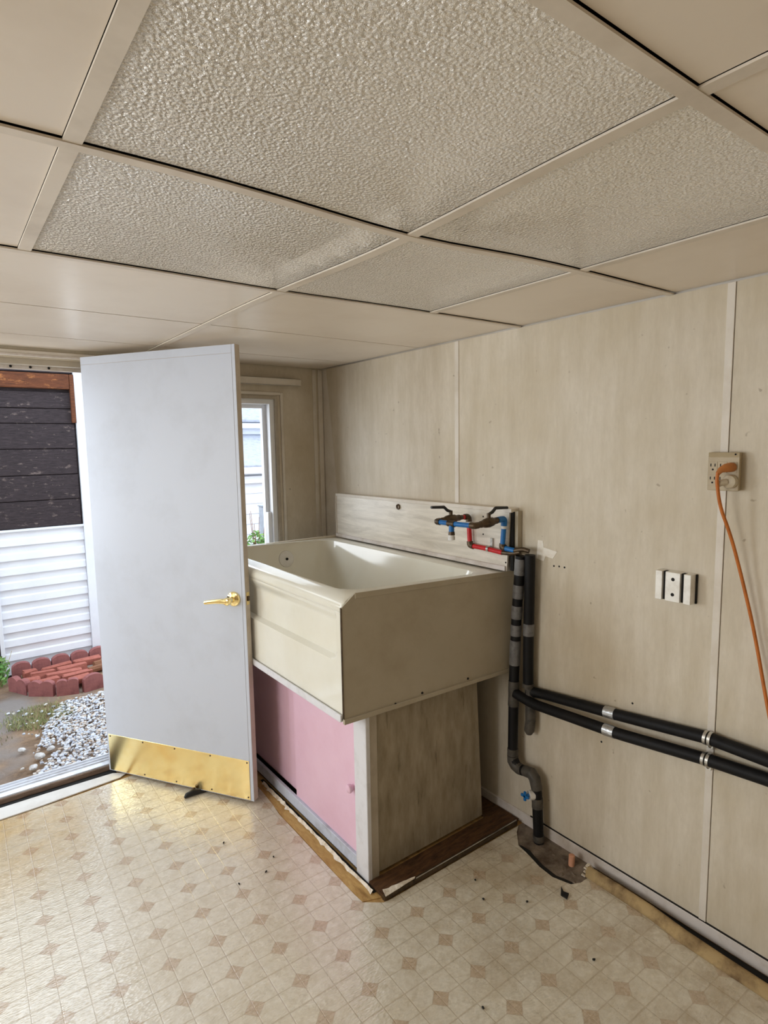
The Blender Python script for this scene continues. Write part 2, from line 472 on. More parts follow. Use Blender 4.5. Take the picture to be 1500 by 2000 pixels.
# curled edge of the sheet showing its tan backing
bm = B()
rows = [(1.862, 1.914, 1.222, 0.030), (1.862, 1.913, 1.10, 0.034), (1.861, 1.912, 0.972, 0.032), (1.846, 1.903, 0.850, 0.030), (1.843, 1.902, 0.72, 0.027), (1.842, 1.902, 0.59, 0.024), (1.855, 1.904, 0.42, 0.018), (1.874, 1.908, 0.30, 0.01)]
prev = None
for (xa, xb, y, h) in rows:
    ring = []
    for q in range(9):
        t = q / 8
        ring.append(bm.verts.new((xa - 0.004 + (xb - xa) * t * 0.92 + random.uniform(-.001, .001), y + 0.012 * math.sin(3 * t) * (1 if y > 1.2 else 0), 0.001 + h * math.sin(t * 2.9))))
    if prev:
        for q in range(8): bm.faces.new((prev[q], prev[q + 1], ring[q + 1], ring[q]))
    prev = ring
o = mk('curled_edge', bm, M['backing'], floor, True, label='curled up vinyl edge showing tan backing')
md = o.modifiers.new('thick', 'SOLIDIFY'); md.thickness = 0.003
bm = B()
for q in range(8):
    t = q / 7
    box(bm, 1.860 + .05 * t - .004, 1.860 + .05 * t + .004, 1.2225 + random.uniform(0, .004), 1.234 + random.uniform(0, .006), .001 + .030 * math.sin(t * 2.9) - .001, .004 + .030 * math.sin(t * 2.9), 0)
mk('torn_flap_end', bm, M['paper'], floor, kind='stuff')
# tan strip and torn paper along the cabinet
mk('bare_strip', prism(B(), [(1.112, 1.655, -0.0038), (1.185, 1.625, -0.0038), (1.185, 2.62, -0.0038), (1.130, 2.62, -0.0038)], (0, 0, 0.0024)), M['subfloor'], floor, label='bare tan strip where the vinyl was cut away')
bm = B()
y = 1.66; L = []; Rr = []
while y < 2.60:
    L.append((1.164 + random.choice((-.009, -.003, 0, .002, .004)) * random.uniform(.4, 1.2), y, 0.0005)); Rr.append((1.171 + random.uniform(-0.002, 0.003), y, 0.010 + random.uniform(0, 0.004)))
    y += random.uniform(0.012, 0.03)
a = [bm.verts.new(p) for p in L]; b = [bm.verts.new(p) for p in Rr]
for i in range(len(a) - 1): bm.faces.new((a[i], a[i + 1], b[i + 1], b[i]))
o = mk('torn_paper_edge', bm, M['paper'], floor, label='ragged white torn underlay edge')
o.modifiers.new('thick', 'SOLIDIFY').thickness = 0.002
boxo('base_gap', (1.172, 1.187, 1.66, 2.62, -0.0013, 0.0005), M['dark'], floor, label='black gap at the foot of the cabinet')
# white strip at the doorway
mk('floor_strip', prism(B(), [(-0.45, 3.055, 0), (0.25, 3.060, 0), (0.62, 3.085, 0), (0.66, 3.11, 0), (0.60, 3.150, 0), (0.30, 3.160, 0), (-0.45, 3.165, 0)], (0, 0, 0.005)), M['whitep'], floor, label='white strip along the doorway')

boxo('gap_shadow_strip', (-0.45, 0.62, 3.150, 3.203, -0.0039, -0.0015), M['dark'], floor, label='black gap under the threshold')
boxo('wall_gap_shade', (1.888, 1.931, YN, 1.215, -0.0039, -0.0020), M['dark'], floor, label='painted shadow of the gap beside the baseboard')  # dark strip painting the shadow between curled edge and baseboard

# ---- walls
wr = boxo('wall_right', (XR + 0.004, XR + 0.12, YN - 0.1, YF + 0.12, -0.14, 2.32), M['batten'], kind='structure')
ZT = ZC - 0.004
for y0, y1 in ((-1.62, -0.404), (-0.396, 0.814), (0.822, 1.990)):
    boxo('wall_panel', (XR - 0.004, XR + 0.004, y0, y1, 0.040, ZT), M['wall'], wr)
mk('wall_panel', prism(B(), [(XR - 0.004, 1.998, 0.04), (XR - 0.004, 2.955, 0.04), (XR - 0.004, 3.0, 1.05), (XR - 0.004, 3.135, ZT), (XR - 0.004, 1.998, ZT)], (0.008, 0, 0)), M['wall'], wr)
for yc, w in ((-0.40, 0.014), (0.825, 0.0135), (1.998, 0.015)):
    boxo('seam_strip', (XR - 0.0075, XR - 0.003, yc - w + 0.004, yc + w, 0.045, ZT), M['batten'], wr, 0.001)
for y, z, r in ((1.45, 1.166, 0.004), (1.425, 1.168, 0.004), (1.40, 1.168, 0.004), (1.46, 1.205, 0.0035), (1.10, 0.715, 0.004), (1.22, 0.52, 0.004), (1.37, 0.55, 0.0035), (1.43, 0.62, 0.003)):
    mk('nail_hole', lathe(B(), (XR - 0.0035, y, z), (-1, 0, 0), [(0, r), (0.0012, r)], 8), M['dark'], wr)
mk('spackle_patch', prism(B(), [(XR - 0.004, 1.535, 1.185), (XR - 0.004, 1.500, 1.178), (XR - 0.004, 1.49, 1.20), (XR - 0.004, 1.455, 1.195), (XR - 0.004, 1.435, 1.225), (XR - 0.004, 1.50, 1.235), (XR - 0.004, 1.505, 1.262), (XR - 0.004, 1.53, 1.262)], (-0.0015, 0, 0)), M['patch'], wr, label='white spackle patch')
bb = boxo('baseboard_right', (XR - 0.012, XR, YN, 2.6, -0.003, 0.046), M['base'], bev=0.002, kind='structure')
boxo('trim_1', (XR - 0.010, XR + 0.003, YN, 1.55, 0.0465, 0.049), M['dark'], kind='structure')

# far wall with doorway, window, and an added opening for the fill lamp
DX0, DX1, DZ = -0.33, 0.622, 2.085
WX0, WX1, WZ0, WZ1 = 1.02, 1.635, 0.93, 1.955
bm = B()
for d in ((XL - 0.1, -1.85, -0.14, 2.32), (-0.55, DX0, -0.14, 2.32), (-1.85, -0.55, -0.14, 0.85), (-1.85, -0.55, 2.03, 2.32), (DX0, DX1, DZ, 2.32), (DX1, WX0, -0.14, 2.32), (WX0, WX1, WZ1, 2.32), (WX0, WX1, -0.14, WZ0), (WX1, XR + 0.12, -0.14, 2.32)):
    box(bm, d[0], d[1], YF, YF + 0.12, d[2], d[3])
wf = mk('wall_far', bm, M['wall'], kind='structure')
boxo('seam_strip', (1.878, 1.903, YF - 0.005, YF, 0, ZT), M['batten'], wf, 0.001)
boxo('seam_strip', (1.915, XR, YF - 0.010, YF, 0, ZT), M['batten'], wf, 0.001)
# door frame
t = boxo('trim_2', (DX0 - 0.06, 0.66, YF - 0.012, YF, 2.088, 2.116), M['batten'], bev=0.002, kind='structure')
boxo('casing_bead', (DX0 - 0.06, 0.63, YF - 0.018, YF - 0.011, 2.090, 2.099), M['base'], t, 0.001)
t = boxo('trim_3', (DX0, DX1, YF + 0.035, YF + 0.10, 2.058, DZ), M['jamb'], kind='structure')
boxo('weather_strip', (DX0, DX1, YF + 0.085, YF + 0.105, 2.040, 2.060), M['base'], t, 0.002, label='white strip with dark screws')
for x in (0.315, 0.395, 0.472, -0.1, 0.1):
    mk('screw', lathe(B(), (x, YF + 0.085, 2.052), (0, -1, 0), [(0, .006), (0.003, .0055), (0.004, 0.003)], 10), M['dark'], t)
boxo('trim_4', (DX1, DX1 + 0.02, YF + 0.0, YF + 0.12, 0.0, DZ), M['jamb'], kind='structure')
boxo('trim_5', (DX0 - 0.02, DX0, YF + 0.0, YF + 0.12, 0.0, DZ), M['jamb'], kind='structure')
# threshold
t = thing('door_threshold', (0.13, YF + 0.07, 0), 'white aluminium threshold across the bottom of the open doorway', 'threshold')
bm = prism(B(), [(DX0, YF + 0.012, 0.022), (DX0, YF + 0.012, 0.030), (DX0, YF + 0.035, 0.036), (DX0, YF + 0.135, 0.030), (DX0, YF + 0.135, 0.022)], (DX1 - DX0 - 0.002, 0, 0))
mk('sill_plate', bm, M['thresh'], t)
for y in (YF + 0.045, YF + 0.075, YF + 0.105):
    boxo('ridge', (DX0 + 0.004, DX1 - 0.006, y, y + 0.006, 0.030, 0.040), M['thresh'], t, 0.001)
boxo('sill_board', (DX0, DX1 - 0.002, YF + 0.004, YF + 0.13, -0.003, 0.022), M['sill'], t, 0.002, label='weathered brown board under the threshold')

# unseen walls; the left one's opening is added to let a fill lamp in
bm = B()
for y0, y1, z0, z1 in ((YN - 0.1, 0.85, -0.14, 2.32), (2.35, YF, -0.14, 2.32), (0.85, 2.35, -0.14, 0.85), (0.85, 2.35, 1.98, 2.32)):
    box(bm, XL - 0.1, XL, y0, y1, z0, z1)
mk('wall_left', bm, M['wall'], kind='structure')
boxo('wall_near', (XL, XR + 0.1, YN - 0.1, YN, -0.14, 2.32), M['wall'], kind='structure')

# ---- ceiling
def sag(x, y):
    return -0.018 * math.exp(-((x - 0.87) / 0.30) ** 2) * math.exp(-((y - 1.12) / 0.45) ** 2)


ceil = boxo('ceiling', (XL - 0.1, XR + 0.12, YN - 0.1, YF + 0.12, ZC + 0.05, ZC + 0.16), M['plenum'], kind='structure')
YB = [-1.39, -0.78, -0.17, 0.445, 1.065, 1.672, 2.283, 2.862]
SL = [-0.02, -0.02, -0.02, -0.02, -0.030, -0.020, -0.012, 0.0]


def yb(k, x):
    if k < 0: return YN
    if k > 7: return YF - 0.004
    return YB[k] + SL[k] * (x - 0.21)


def sheet(x0, x1, f0, f1, z, th, nx=6, ny=6):
    bm = B(); vs = [[], []]
    for s in (0, 1):
        for i in range(nx + 1):
            x = x0 + (x1 - x0) * i / nx; row = []
            for j in range(ny + 1):
                y = f0(x) + (f1(x) - f0(x)) * j / ny
                row.append(bm.verts.new((x, y, z + sag(x, y) + th * s)))
            vs[s].append(row)
    a, b = vs
    for i in range(nx):
        for j in range(ny):
            bm.faces.new((a[i][j], a[i][j + 1], a[i + 1][j + 1], a[i + 1][j]))
            bm.faces.new((b[i][j], b[i + 1][j], b[i + 1][j + 1], b[i][j + 1]))
    for i in range(nx):
        bm.faces.new((a[i][0], a[i + 1][0], b[i + 1][0], b[i][0])); bm.faces.new((a[i][ny], b[i][ny], b[i + 1][ny], a[i + 1][ny]))
    for j in range(ny):
        bm.faces.new((a[0][j], b[0][j], b[0][j + 1], a[0][j + 1])); bm.faces.new((a[nx][j], a[nx][j + 1], b[nx][j + 1], b[nx][j]))
    return bm


XA = [XL, -1.63, -1.02, -0.405, 0.207, 0.869, 1.467, XR - 0.006]
HW = 0.0135   # half width of the strips
for c in range(7):
    for rw in range(-1, 8):
        far = rw >= 5
        x0, x1 = XA[c], XA[c + 1]
        if far:
            if c in (1, 3, 5): continue
            if c == 4: x0 = XA[3]; x1 = XA[5]
            elif c == 2: x0 = XA[1]; x1 = XA[3]
            elif c == 6: x0 = XA[5]
        if rw == -1 and YB[0] - YN < 0.05: continue
        gx0 = 0.004 if x0 > XL else 0
        icy = c in (4, 5) and rw in (3, 4)
        pad0 = 0.0125 if rw <= 4 else 0.0
        pad1 = 0.0145 if rw <= 4 else 0.0045
        if far: pad0 = 0.010 if rw == 5 else 0.0035
        f0 = lambda x, k=rw, p=pad0: yb(k, x) + p
        f1 = lambda x, k=rw + 1, p=pad1: yb(k, x) - p
        wA = HW
        o = mk('ceiling_panel', sheet(x0 + (wA - 0.002 if c or far else 0), x1 - (wA + 0.0008 if x1 < XR - 0.1 else 0), f0, f1, ZC + 0.003, 0.004), M['ice'] if icy else M['panel'], ceil, True)
        if icy: o['label'] = 'translucent pebbled plastic ceiling panel'
# strips along the room (A) and across (B)
for i in (1, 2, 3, 4, 5, 6):
    ye = {1: YF, 3: YF, 5: YF}.get(i, yb(5, XA[i]) - 0.01)
    mk('ceiling_strip', sheet(XA[i] - HW, XA[i] + HW, lambda x: YN, lambda x, e=ye: e, ZC - 0.002, 0.004, 1, 40), M['bar'], ceil)
for k in range(0, 6):
    w = 0.0125 if k < 4 else 0.0115
    mk('ceiling_strip', sheet(XL, XR - 0.006, lambda x, k=k, w=w: yb(k, x) - w, lambda x, k=k, w=w: yb(k, x) + w, ZC - 0.0035, 0.004, 40, 1), M['bar'], ceil)
# roof over the room
boxo('trim_6', (XL - 0.3, XR + 0.3, YN - 0.3, YF + 0.22, 2.33, 2.38), M['roofu'], kind='structure')

# ---- far window
w = thing('window_1', (1.33, YF + 0.06, WZ0), 'narrow white framed window half hidden behind the open door', 'window', kind='structure')
def frame(name, x0, x1, z0, z1, t_, ya, yb_, mat, bev=0.002, parent=w):
    bm = B()
    box(bm, x0, x0 + t_, ya, yb_, z0, z1, bev); box(bm, x1 - t_, x1, ya, yb_, z0, z1, bev)
    box(bm, x0 + t_, x1 - t_, ya, yb_, z1 - t_, z1, bev); box(bm, x0 + t_, x1 - t_, ya, yb_, z0, z0 + t_, bev)
    return mk(name, bm, mat, parent)
frame('window_casing', WX0 - 0.034, WX1 + 0.034, WZ0 - 0.034, WZ1 + 0.022, 0.016, YF - 0.012, YF, M['batten'])
frame('window_jamb', WX0 - 0.004, WX1 + 0.004, WZ0, WZ1 + 0.002, 0.020, YF - 0.004, YF + 0.03, M['jamb'])
frame('window_frame', WX0 + 0.014, WX1 - 0.014, WZ0 + 0.016, WZ1 - 0.016, 0.030, YF + 0.012, YF + 0.125, M['vwin'])
frame('window_sash', WX0 + 0.040, WX1 - 0.040, WZ0 + 0.04, WZ1 - 0.042, 0.026, YF + 0.065, YF + 0.10, M['vwin'])
boxo('pane', (WX0 + 0.064, WX1 - 0.064, YF + 0.080, YF + 0.084, WZ0 + 0.064, WZ1 - 0.066), M['glass'], w)
boxo('sash_stop', (WX1 - 0.066, WX1 - 0.043, YF + 0.035, YF + 0.066, WZ0 + 0.04, 1.27), M['vwin'], w, 0.002)
# curtain rail
t = thing('curtain_rail', (1.4, YF - 0.03, 2.04), 'white hollow square rail fixed to the wall above the window', 'curtain rail')
bm = B()
x0, x1, ya, yb2, za, zb = 0.95, 1.775, YF - 0.045, YF - 0.010, 2.016, 2.056
box(bm, x0, x1, ya, ya + 0.003, za, zb, 0.001); box(bm, x0, x1, yb2 - 0.003, yb2, za, zb, 0.001)
box(bm, x0, x1, ya, yb2, zb - 0.003, zb, 0.001); box(bm, x0, x1, ya, yb2, za, za + 0.003, 0.001)
mk('rail_tube', bm, M['batten'], t)
boxo('rail_cavity', (x0, x1 - 0.012, ya + 0.003, yb2 - 0.003, za + 0.003, zb - 0.003), M['dark'], t)
for x in (1.05, 1.6): boxo('rail_bracket', (x, x + 0.03, yb2, YF, za + 0.005, zb - 0.005), M['steel'], t)

# ============================================================ DOOR
hx, hy = 0.590, 3.172
dv = Vector((0.5404, -0.8414, 0)); nv = Vector((-0.8414, -0.5404, 0))   # along the slab, out of its visible face
WD, TH, ZB, ZTD = 0.866, 0.035, 0.018, 2.089
door = thing('door_1', (hx, hy, 0), 'open off-white flush door with a brass kick plate', 'door', kind='structure')


def dbox(bm, d0, d1, n0, n1, z0, z1, bev=0.0):
    """box in door space: d along the slab, n out of the visible face"""
    k = len(bm.verts)
    vs = [bm.verts.new(Vector((hx, hy, 0)) + dv * d + nv * n + Vector((0, 0, z))) for d, n, z in ((d0, n0, z0), (d1, n0, z0), (d1, n1, z0), (d0, n1, z0), (d0, n0, z1), (d1, n0, z1), (d1, n1, z1), (d0, n1, z1))]
    fs = [bm.faces.new([vs[i] for i in q]) for q in ((3, 2, 1, 0), (4, 5, 6, 7), (0, 1, 5, 4), (1, 2, 6, 5), (2, 3, 7, 6), (3, 0, 4, 7))]
    if bev: bmesh.ops.bevel(bm, geom=list({e for f in fs for e in f.edges}), offset=bev, segments=1, affect='EDGES')
    return bm


def dp(d, n, z): return Vector((hx, hy, z)) + dv * d + nv * n


mk('door_core', dbox(B(), 0, WD, -TH, -0.0015, ZB, ZTD + 0.010, 0.0015), M['dooredge'], door)
mk('door_face', dbox(B(), 0.0, WD - 0.018, -0.002, 0.0, ZB, ZTD - 0.028, 0.0006), M['doorw'], door)
mk('edge_strip', dbox(B(), WD - 0.0168, WD - 0.001, -0.002, 0.0, ZB, ZTD + 0.009, 0.0006), M['doorw'], door)
mk('edge_strip', dbox(B(), 0.0, WD - 0.018, -0.002, 0.0, ZTD - 0.0268, ZTD + 0.009, 0.0006), M['doorw'], door)
kp = mk('kick_plate', dbox(B(), 0.010, 0.847, 0.0, 0.0015, ZB + 0.004, 0.214, 0.0004), M['kick'], door, label='polished brass kick plate')
for d in (0.022, 0.230, 0.425, 0.632, 0.836):
    for z in (0.204, 0.034):
        if z < 0.1 and d < 0.1: continue
        mk('screw', lathe(B(), dp(d, 0.0014, z), nv, [(0, .0042), (.0012, .004), (.002, .002)], 10), M['bronze'], kp)
lv = mk('door_lever', lathe(B(), dp(0.805, 0, 0.980), nv, [(0, .034), (.004, .034), (.009, .031), (.012, .022), (.016, .014), (.040, .012), (.044, .017), (.056, .018), (.062, .014), (.064, .004)], 28), M['brass'], door, True, label='polished brass lever handle')
pts = [dp(0.805, .052, 0.980), dp(0.78, .053, 0.980), dp(0.75, .053, 0.977), dp(0.71, .054, 0.971), dp(0.688, .054, 0.967)]
mk('lever_arm', tube(B(), pts, [.014, .0125, .0105, .010, .009], 14), M['brass'], lv, True)
bm = dbox(B(), WD, WD + 0.0012, -0.030, -0.008, 0.953, 1.011, 0.0004)
lp = mk('latch_plate', bm, M['brass'], door)
mk('latch_bolt', dbox(B(), WD + 0.001, WD + 0.006, -0.025, -0.013, 0.971, 0.993, 0.001), M['bronze'], lp)
for z in (0.25, 1.05, 1.85):
    hg = mk('hinge', tube(B(), [dp(-0.006, -0.020, z - .045), dp(-0.006, -0.020, z + .045)], 0.006, 10), M['bronze'], door)
# rubber wedge pushed under the slab
wg = thing('door_wedge', tuple(dp(0.55, 0.0, 0)), 'black rubber wedge stuck under the open door', 'door stop')
mk('wedge_body', tube(B(), [dp(0.52, 0.064, 0.006), dp(0.525, 0.052, 0.012), dp(0.54, 0.025, 0.0145), dp(0.575, -0.01, 0.0085), dp(0.60, -0.06, 0.0085)], [0.004, 0.0115, 0.0145, 0.0085, 0.006], 14), M['blackp'], wg, True)
mk('wedge_tab', tube(B(), [dp(0.537, 0.016, 0.020), dp(0.535, 0.013, 0.031)], [0.010, 0.0075], 12), M['bronze'], wg, True)

# ============================================================ BATHTUB ON CABINET
TX0, TX1, TY0, TY1 = 1.098, 1.905, 1.715, 3.005
def rz(x): return 1.134 - 0.028 * (x - 1.16)     # rim falls a little to the wall
def shr(x, y): return y - 0.079 * (x - TX0) * max(0.0, min(1.0, (TY1 - y) / (TY1 - TY0)))   # near end is slightly skewed
tub = thing('bathtub', (1.47, 2.3, 0.69), 'cream bathtub raised on a pink cabinet against the wall', 'bathtub')
bm = B()
def rrect(x0, x1, y0, y1, r, zf, n=6):
    out = []
    for cx, cy, a0 in ((x1 - r, y1 - r, 0), (x0 + r, y1 - r, 90), (x0 + r, y0 + r, 180), (x1 - r, y0 + r, 270)):
        for k in range(n + 1):
            a = math.radians(a0 + 90 * k / n)
            x = cx + r * math.cos(a); y = cy + r * math.sin(a)
            out.append((x, shr(x, y), zf(x)))
    return out
def fr(x):      # front rim slopes down to its rolled lip
    t = max(0.0, min(1.0, (TX0 + 0.060 - x) / 0.060))
    return rz(x) - 0.030 * t
loops = [
    rrect(TX0 + .004, TX1, TY0, TY1, .008, lambda x: fr(x) - 0.046),
    rrect(TX0, TX1, TY0, TY1, .010, lambda x: fr(x) - 0.020),
    rrect(TX0 + .003, TX1, TY0, TY1, .011, lambda x: fr(x) - 0.008),
    rrect(TX0 + .012, TX1 - .004, TY0 + .002, TY1 - .004, .012, lambda x: fr(x) - 0.002),
    rrect(TX0 + .050, TX1 - .085, TY0 + .05, TY1 - .045, .075, lambda x: fr(x) - 0.000),
    rrect(TX0 + .060, TX1 - .094, TY0 + .06, TY1 - .053, .085, lambda x: rz(x) - 0.005),
    rrect(TX0 + .067, TX1 - .101, TY0 + .068, TY1 - .060, .085, lambda x: rz(x) - 0.024),
    rrect(TX0 + .105, TX1 - .135, TY0 + .15, TY1 - .105, .11, lambda x: 0.90),
    rrect(TX0 + .135, TX1 - .165, TY0 + .23, TY1 - .140, .12, lambda x: 0.77),
    rrect(TX0 + .185, TX1 - .215, TY0 + .31, TY1 - .20, .10, lambda x: 0.74),
]
rings = [[bm.verts.new(p) for p in L] for L in loops]
for a, b in zip(rings, rings[1:]):
    n = len(a)
    for k in range(n): bm.faces.new((a[k], a[(k + 1) % n], b[(k + 1) % n], b[k]))
bm.faces.new(rings[-1])
o = mk('basin', bm, M['tub'], tub, True)
o.modifiers.new('thick', 'SOLIDIFY').thickness = 0.004
# apron: upper field set back behind a ledge with a rounded corner
bm = B()
NY, NZ = 90, 60
ZA0, ZA1 = 0.676, rz(TX0) - 0.030 - 0.036
def sst(t): t = max(0.0, min(1.0, t)); return t * t * (3 - 2 * t)
def apx(y, z):
    cy, cz, r = TY0 + 0.095, 0.935, 0.055
    if y < cy and z < cz: d = r - math.hypot(y - cy, z - cz)
    else: d = min(z - (cz - r), y - (cy - r))
    s_ = sst(d / 0.011)
    lip = sst((z - (ZA1 - 0.05)) / 0.05)
    return TX0 + 0.0055 + 0.021 * s_ * (1 - lip)
vs = []
for i in range(NY + 1):
    fy = (i / NY) ** 1.8
    y = TY0 + 0.001 + (TY1 - TY0 - 0.001) * fy
    vs.append([bm.verts.new((apx(y, ZA0 + (ZA1 - ZA0) * j / NZ), y, ZA0 + (ZA1 - ZA0) * j / NZ)) for j in range(NZ + 1)])
for i in range(NY):
    for j in range(NZ): bm.faces.new((vs[i][j], vs[i][j + 1], vs[i + 1][j + 1], vs[i + 1][j]))
o = mk('apron', bm, M['tub'], tub, True)
o.modifiers.new('thick', 'SOLIDIFY').thickness = 0.003
# end sheet towards the room
def ye(x, off): return 1.7105 - 0.0786 * (x - 1.098) - off
def sheet_end(name, P, off, th, mat, par, bev=0.0, **kw):
    return mk(name, prism(B(), [(x, ye(x, off), z) for x, z in P], (0, th, 0), bev), mat, par, **kw)
e_ = sheet_end('end_panel', [(1.094, .674), (1.094, 1.085), (1.097, 1.093), (1.150, 1.136), (1.927, 1.118), (1.906, .688)], 0.002, 0.006, M['tubpanel'], tub)
sheet_end('panel_rim', [(1.149, 1.138), (1.929, 1.120), (1.929, 1.098), (1.150, 1.117)], 0.005, 0.006, M['tubpanel'], e_, 0.001)
sheet_end('panel_lip', [(1.092, .664), (1.906, .679), (1.906, .694), (1.092, .682)], 0.009, 0.012, M['tubpanel'], e_, 0.001)
sheet_end('edge_trim', [(1.0915, .684), (1.0915, 1.092), (1.0945, 1.092), (1.0945, .684)], 0.0035, 0.008, M['bronze'], e_, 0.0005, label='dark worn corner joint')
for x, z in ((1.439, .697), (1.67, .701), (1.314, .684)):
    mk('screw', lathe(B(), (x, ye(x, 0.002), z), (0, -1, 0), [(0, .005), (.003, .0045), (.004, .002)], 10), M['dark'], e_)
mk('bottom_board', prism(B(), [(1.11, 1.722, .668), (XR - .03, 1.66, .668), (XR - .03, TY1, .668), (1.11, TY1, .668)], (0, 0, .010)), M['roofu'], tub)
op = mk('overflow_plate', lathe(B(), (1.520, 2.930, 1.036), (0.0, -1, 0.22), [(-.012, .047), (.0, .047), (.004, .045), (.007, .036), (.008, .012), (.008, .004)], 32), M['whitep'], tub, True, label='round white overflow plate')
mk('overflow_screw', lathe(B(), (1.520, 2.921, 1.037), (0, -1, 0.22), [(0, .008), (.004, .007), (.005, .003)], 12), M['dark'], op)
boxo('end_ledge', (TX0 + .03, TX1, TY1 - 0.016, TY1 + 0.012, 1.09, 1.124), M['trimc'], tub, 0.003, label='cream ledge strip at the far end')

# backsplash
bs = thing('backsplash_board', (1.90, 2.3, 1.11), 'marbled white backsplash board standing on the tub rim', 'backsplash')
mk('splash_panel', prism(B(), [(1.893, 1.654, 1.120), (1.893, 1.642, 1.372), (1.893, 2.982, 1.364), (1.893, 2.982, 1.120)], (0.009, 0, 0)), M['marble'], bs)
mk('top_trim', prism(B(), [(1.890, 1.630, 1.370), (1.890, 1.630, 1.386), (1.890, 2.986, 1.378), (1.890, 2.986, 1.362)], (0.05, 0, 0), 0.001), M['batten'], bs)
boxo('end_trim', (1.889, 1.905, 2.980, 2.988, 1.128, 1.370), M['batten'], bs, 0.001)
mk('bottom_trim', prism(B(), [(1.884, 1.658, 1.119), (1.884, 1.658, 1.140), (1.884, 2.984, 1.138), (1.884, 2.984, 1.119)], (0.012, 0, 0), 0.002), M['base'], bs, label='white strip along the bottom')
boxo('end_block', (1.912, 1.938, 1.612, 1.636, 1.121, 1.376), M['tubpanel'], bs, 0.001)
boxo('gap_strip', (1.9025, 1.9115, 1.628, 1.644, 1.122, 1.372), M['dark'], bs)
mk('washer', tube(B(), [(1.8895, 2.385 + .011 * math.cos(a), 1.340 + .011 * math.sin(a)) for a in [math.pi * 2 * k / 20 for k in range(21)]], 0.0042, 8, False), M['bronze'], bs, True)
for y, z in ((1.79, 1.34), (1.79, 1.262), (1.69, 1.345), (1.66, 1.155)):
    mk('screw', lathe(B(), (1.893, y, z), (-1, 0, 0), [(0, .004), (.002, .003)], 8), M['dark'], bs)

# cabinet
cb = thing('pink_cabinet', (1.5, 2.3, 0), 'pink and white sliding-door base cabinet carrying the bathtub', 'cabinet')
mk('side_panel', prism(B(), [(1.235, 1.722, 0.012), (1.818, 1.722, 0.012), (1.782, 1.722, 0.660), (1.228, 1.722, 0.660)], (0, 0.010, 0)), M['knee'], cb, label='grime-streaked grey side board')
boxo('corner_post', (1.186, 1.205, 1.708, 1.790, 0.0, 0.660), M['post'], cb, 0.002)
boxo('side_stile', (1.2055, 1.240, 1.712, 1.724, 0.0, 0.660), M['jamb'], cb, 0.001)
boxo('bottom_rail', (1.188, 1.204, 1.791, 2.985, 0.014, 0.066), M['rail'], cb, 0.002)
boxo('rail_groove', (1.197, 1.26, 1.791, 2.985, 0.000, 0.0135), M['dark'], cb)
boxo('top_rail', (1.0915, 1.110, 1.735, 2.985, 0.6615, 0.6670), M['post'], cb, 0.002)
boxo('ledge_face', (1.087, 1.0955, 1.722, 2.985, 0.668, 0.694), M['post'], cb, 0.002, label='white ledge strip under the tub apron')
boxo('top_board', (1.112, 1.25, 1.735, 2.985, 0.652, 0.6605), M['post'], cb)
d1 = boxo('sliding_door', (1.200, 1.214, 1.791, 2.293, 0.0665, 0.6515), M['pink'], cb, 0.001)
boxo('sliding_door', (1.222, 1.236, 2.270, 2.80, 0.0665, 0.6515), M['pink'], cb, 0.001)
mk('knob', lathe(B(), (1.200, 1.818, 0.335), (-1, 0, 0), [(0, .012), (.006, .010), (.012, .015), (.020, .018), (.027, .016), (.031, .008), (.032, .001)], 20), M['pink'], d1, True)
boxo('back_stile', (1.20, 1.24, 2.80, 2.985, 0.0665, 0.6515), M['post'], cb)
boxo('inner_board', (1.30, 1.32, 1.733, 2.98, 0.012, 0.65), M['brown'], cb)

# platform board showing along the cabinet's side
pl = thing('plinth_board', (1.55, 1.66, 0), 'dark stained floor board under the cabinet side', 'board')
mk('plinth_top', prism(B(), [(1.186, 1.618, 0.0005), (1.925, 1.606, 0.0005), (1.925, 1.99, 0.0005), (1.825, 1.99, 0.0005), (1.825, 1.706, 0.0005), (1.186, 1.706, 0.0005)], (0, 0, 0.0110)), M['brown'], pl)
bm = prism(B(), [(1.180, 1.600, 0.001), (1.55, 1.594, 0.001), (1.90, 1.590, 0.001), (1.90, 1.604, 0.001), (1.55, 1.606, 0.001), (1.180, 1.614, 0.001)], (0, 0, 0.018))
mk('metal_edge', bm, M['bronze'], pl, label='dark metal edging')
bm = B()
a = []; b = []
for k in range(12):
    t_ = k / 11; x = 1.184 + 0.14 * t_
    a.append(bm.verts.new((x, 1.598 + 0.004 * t_, 0.0195))); b.append(bm.verts.new((x + .006, 1.624 - 0.016 * t_ + random.uniform(-.003, .003), 0.023 + random.uniform(0, .004) * (1 - t_))))
for k in range(11): bm.faces.new((a[k], a[k + 1], b[k + 1], b[k]))
o = mk('peeled_strip', bm, M['paper'], pl, label='peeled white strip at the corner'); o.modifiers.new('s', 'SOLIDIFY').thickness = 0.002
mk('steel_edge_strip', tube(B(), [(1.33, 1.6, .020), (1.6, 1.597, .020), (1.90, 1.596, .020)], 0.0022, 6), M['steel'], pl, True)  # bright steel strip along the plinth's metal edging

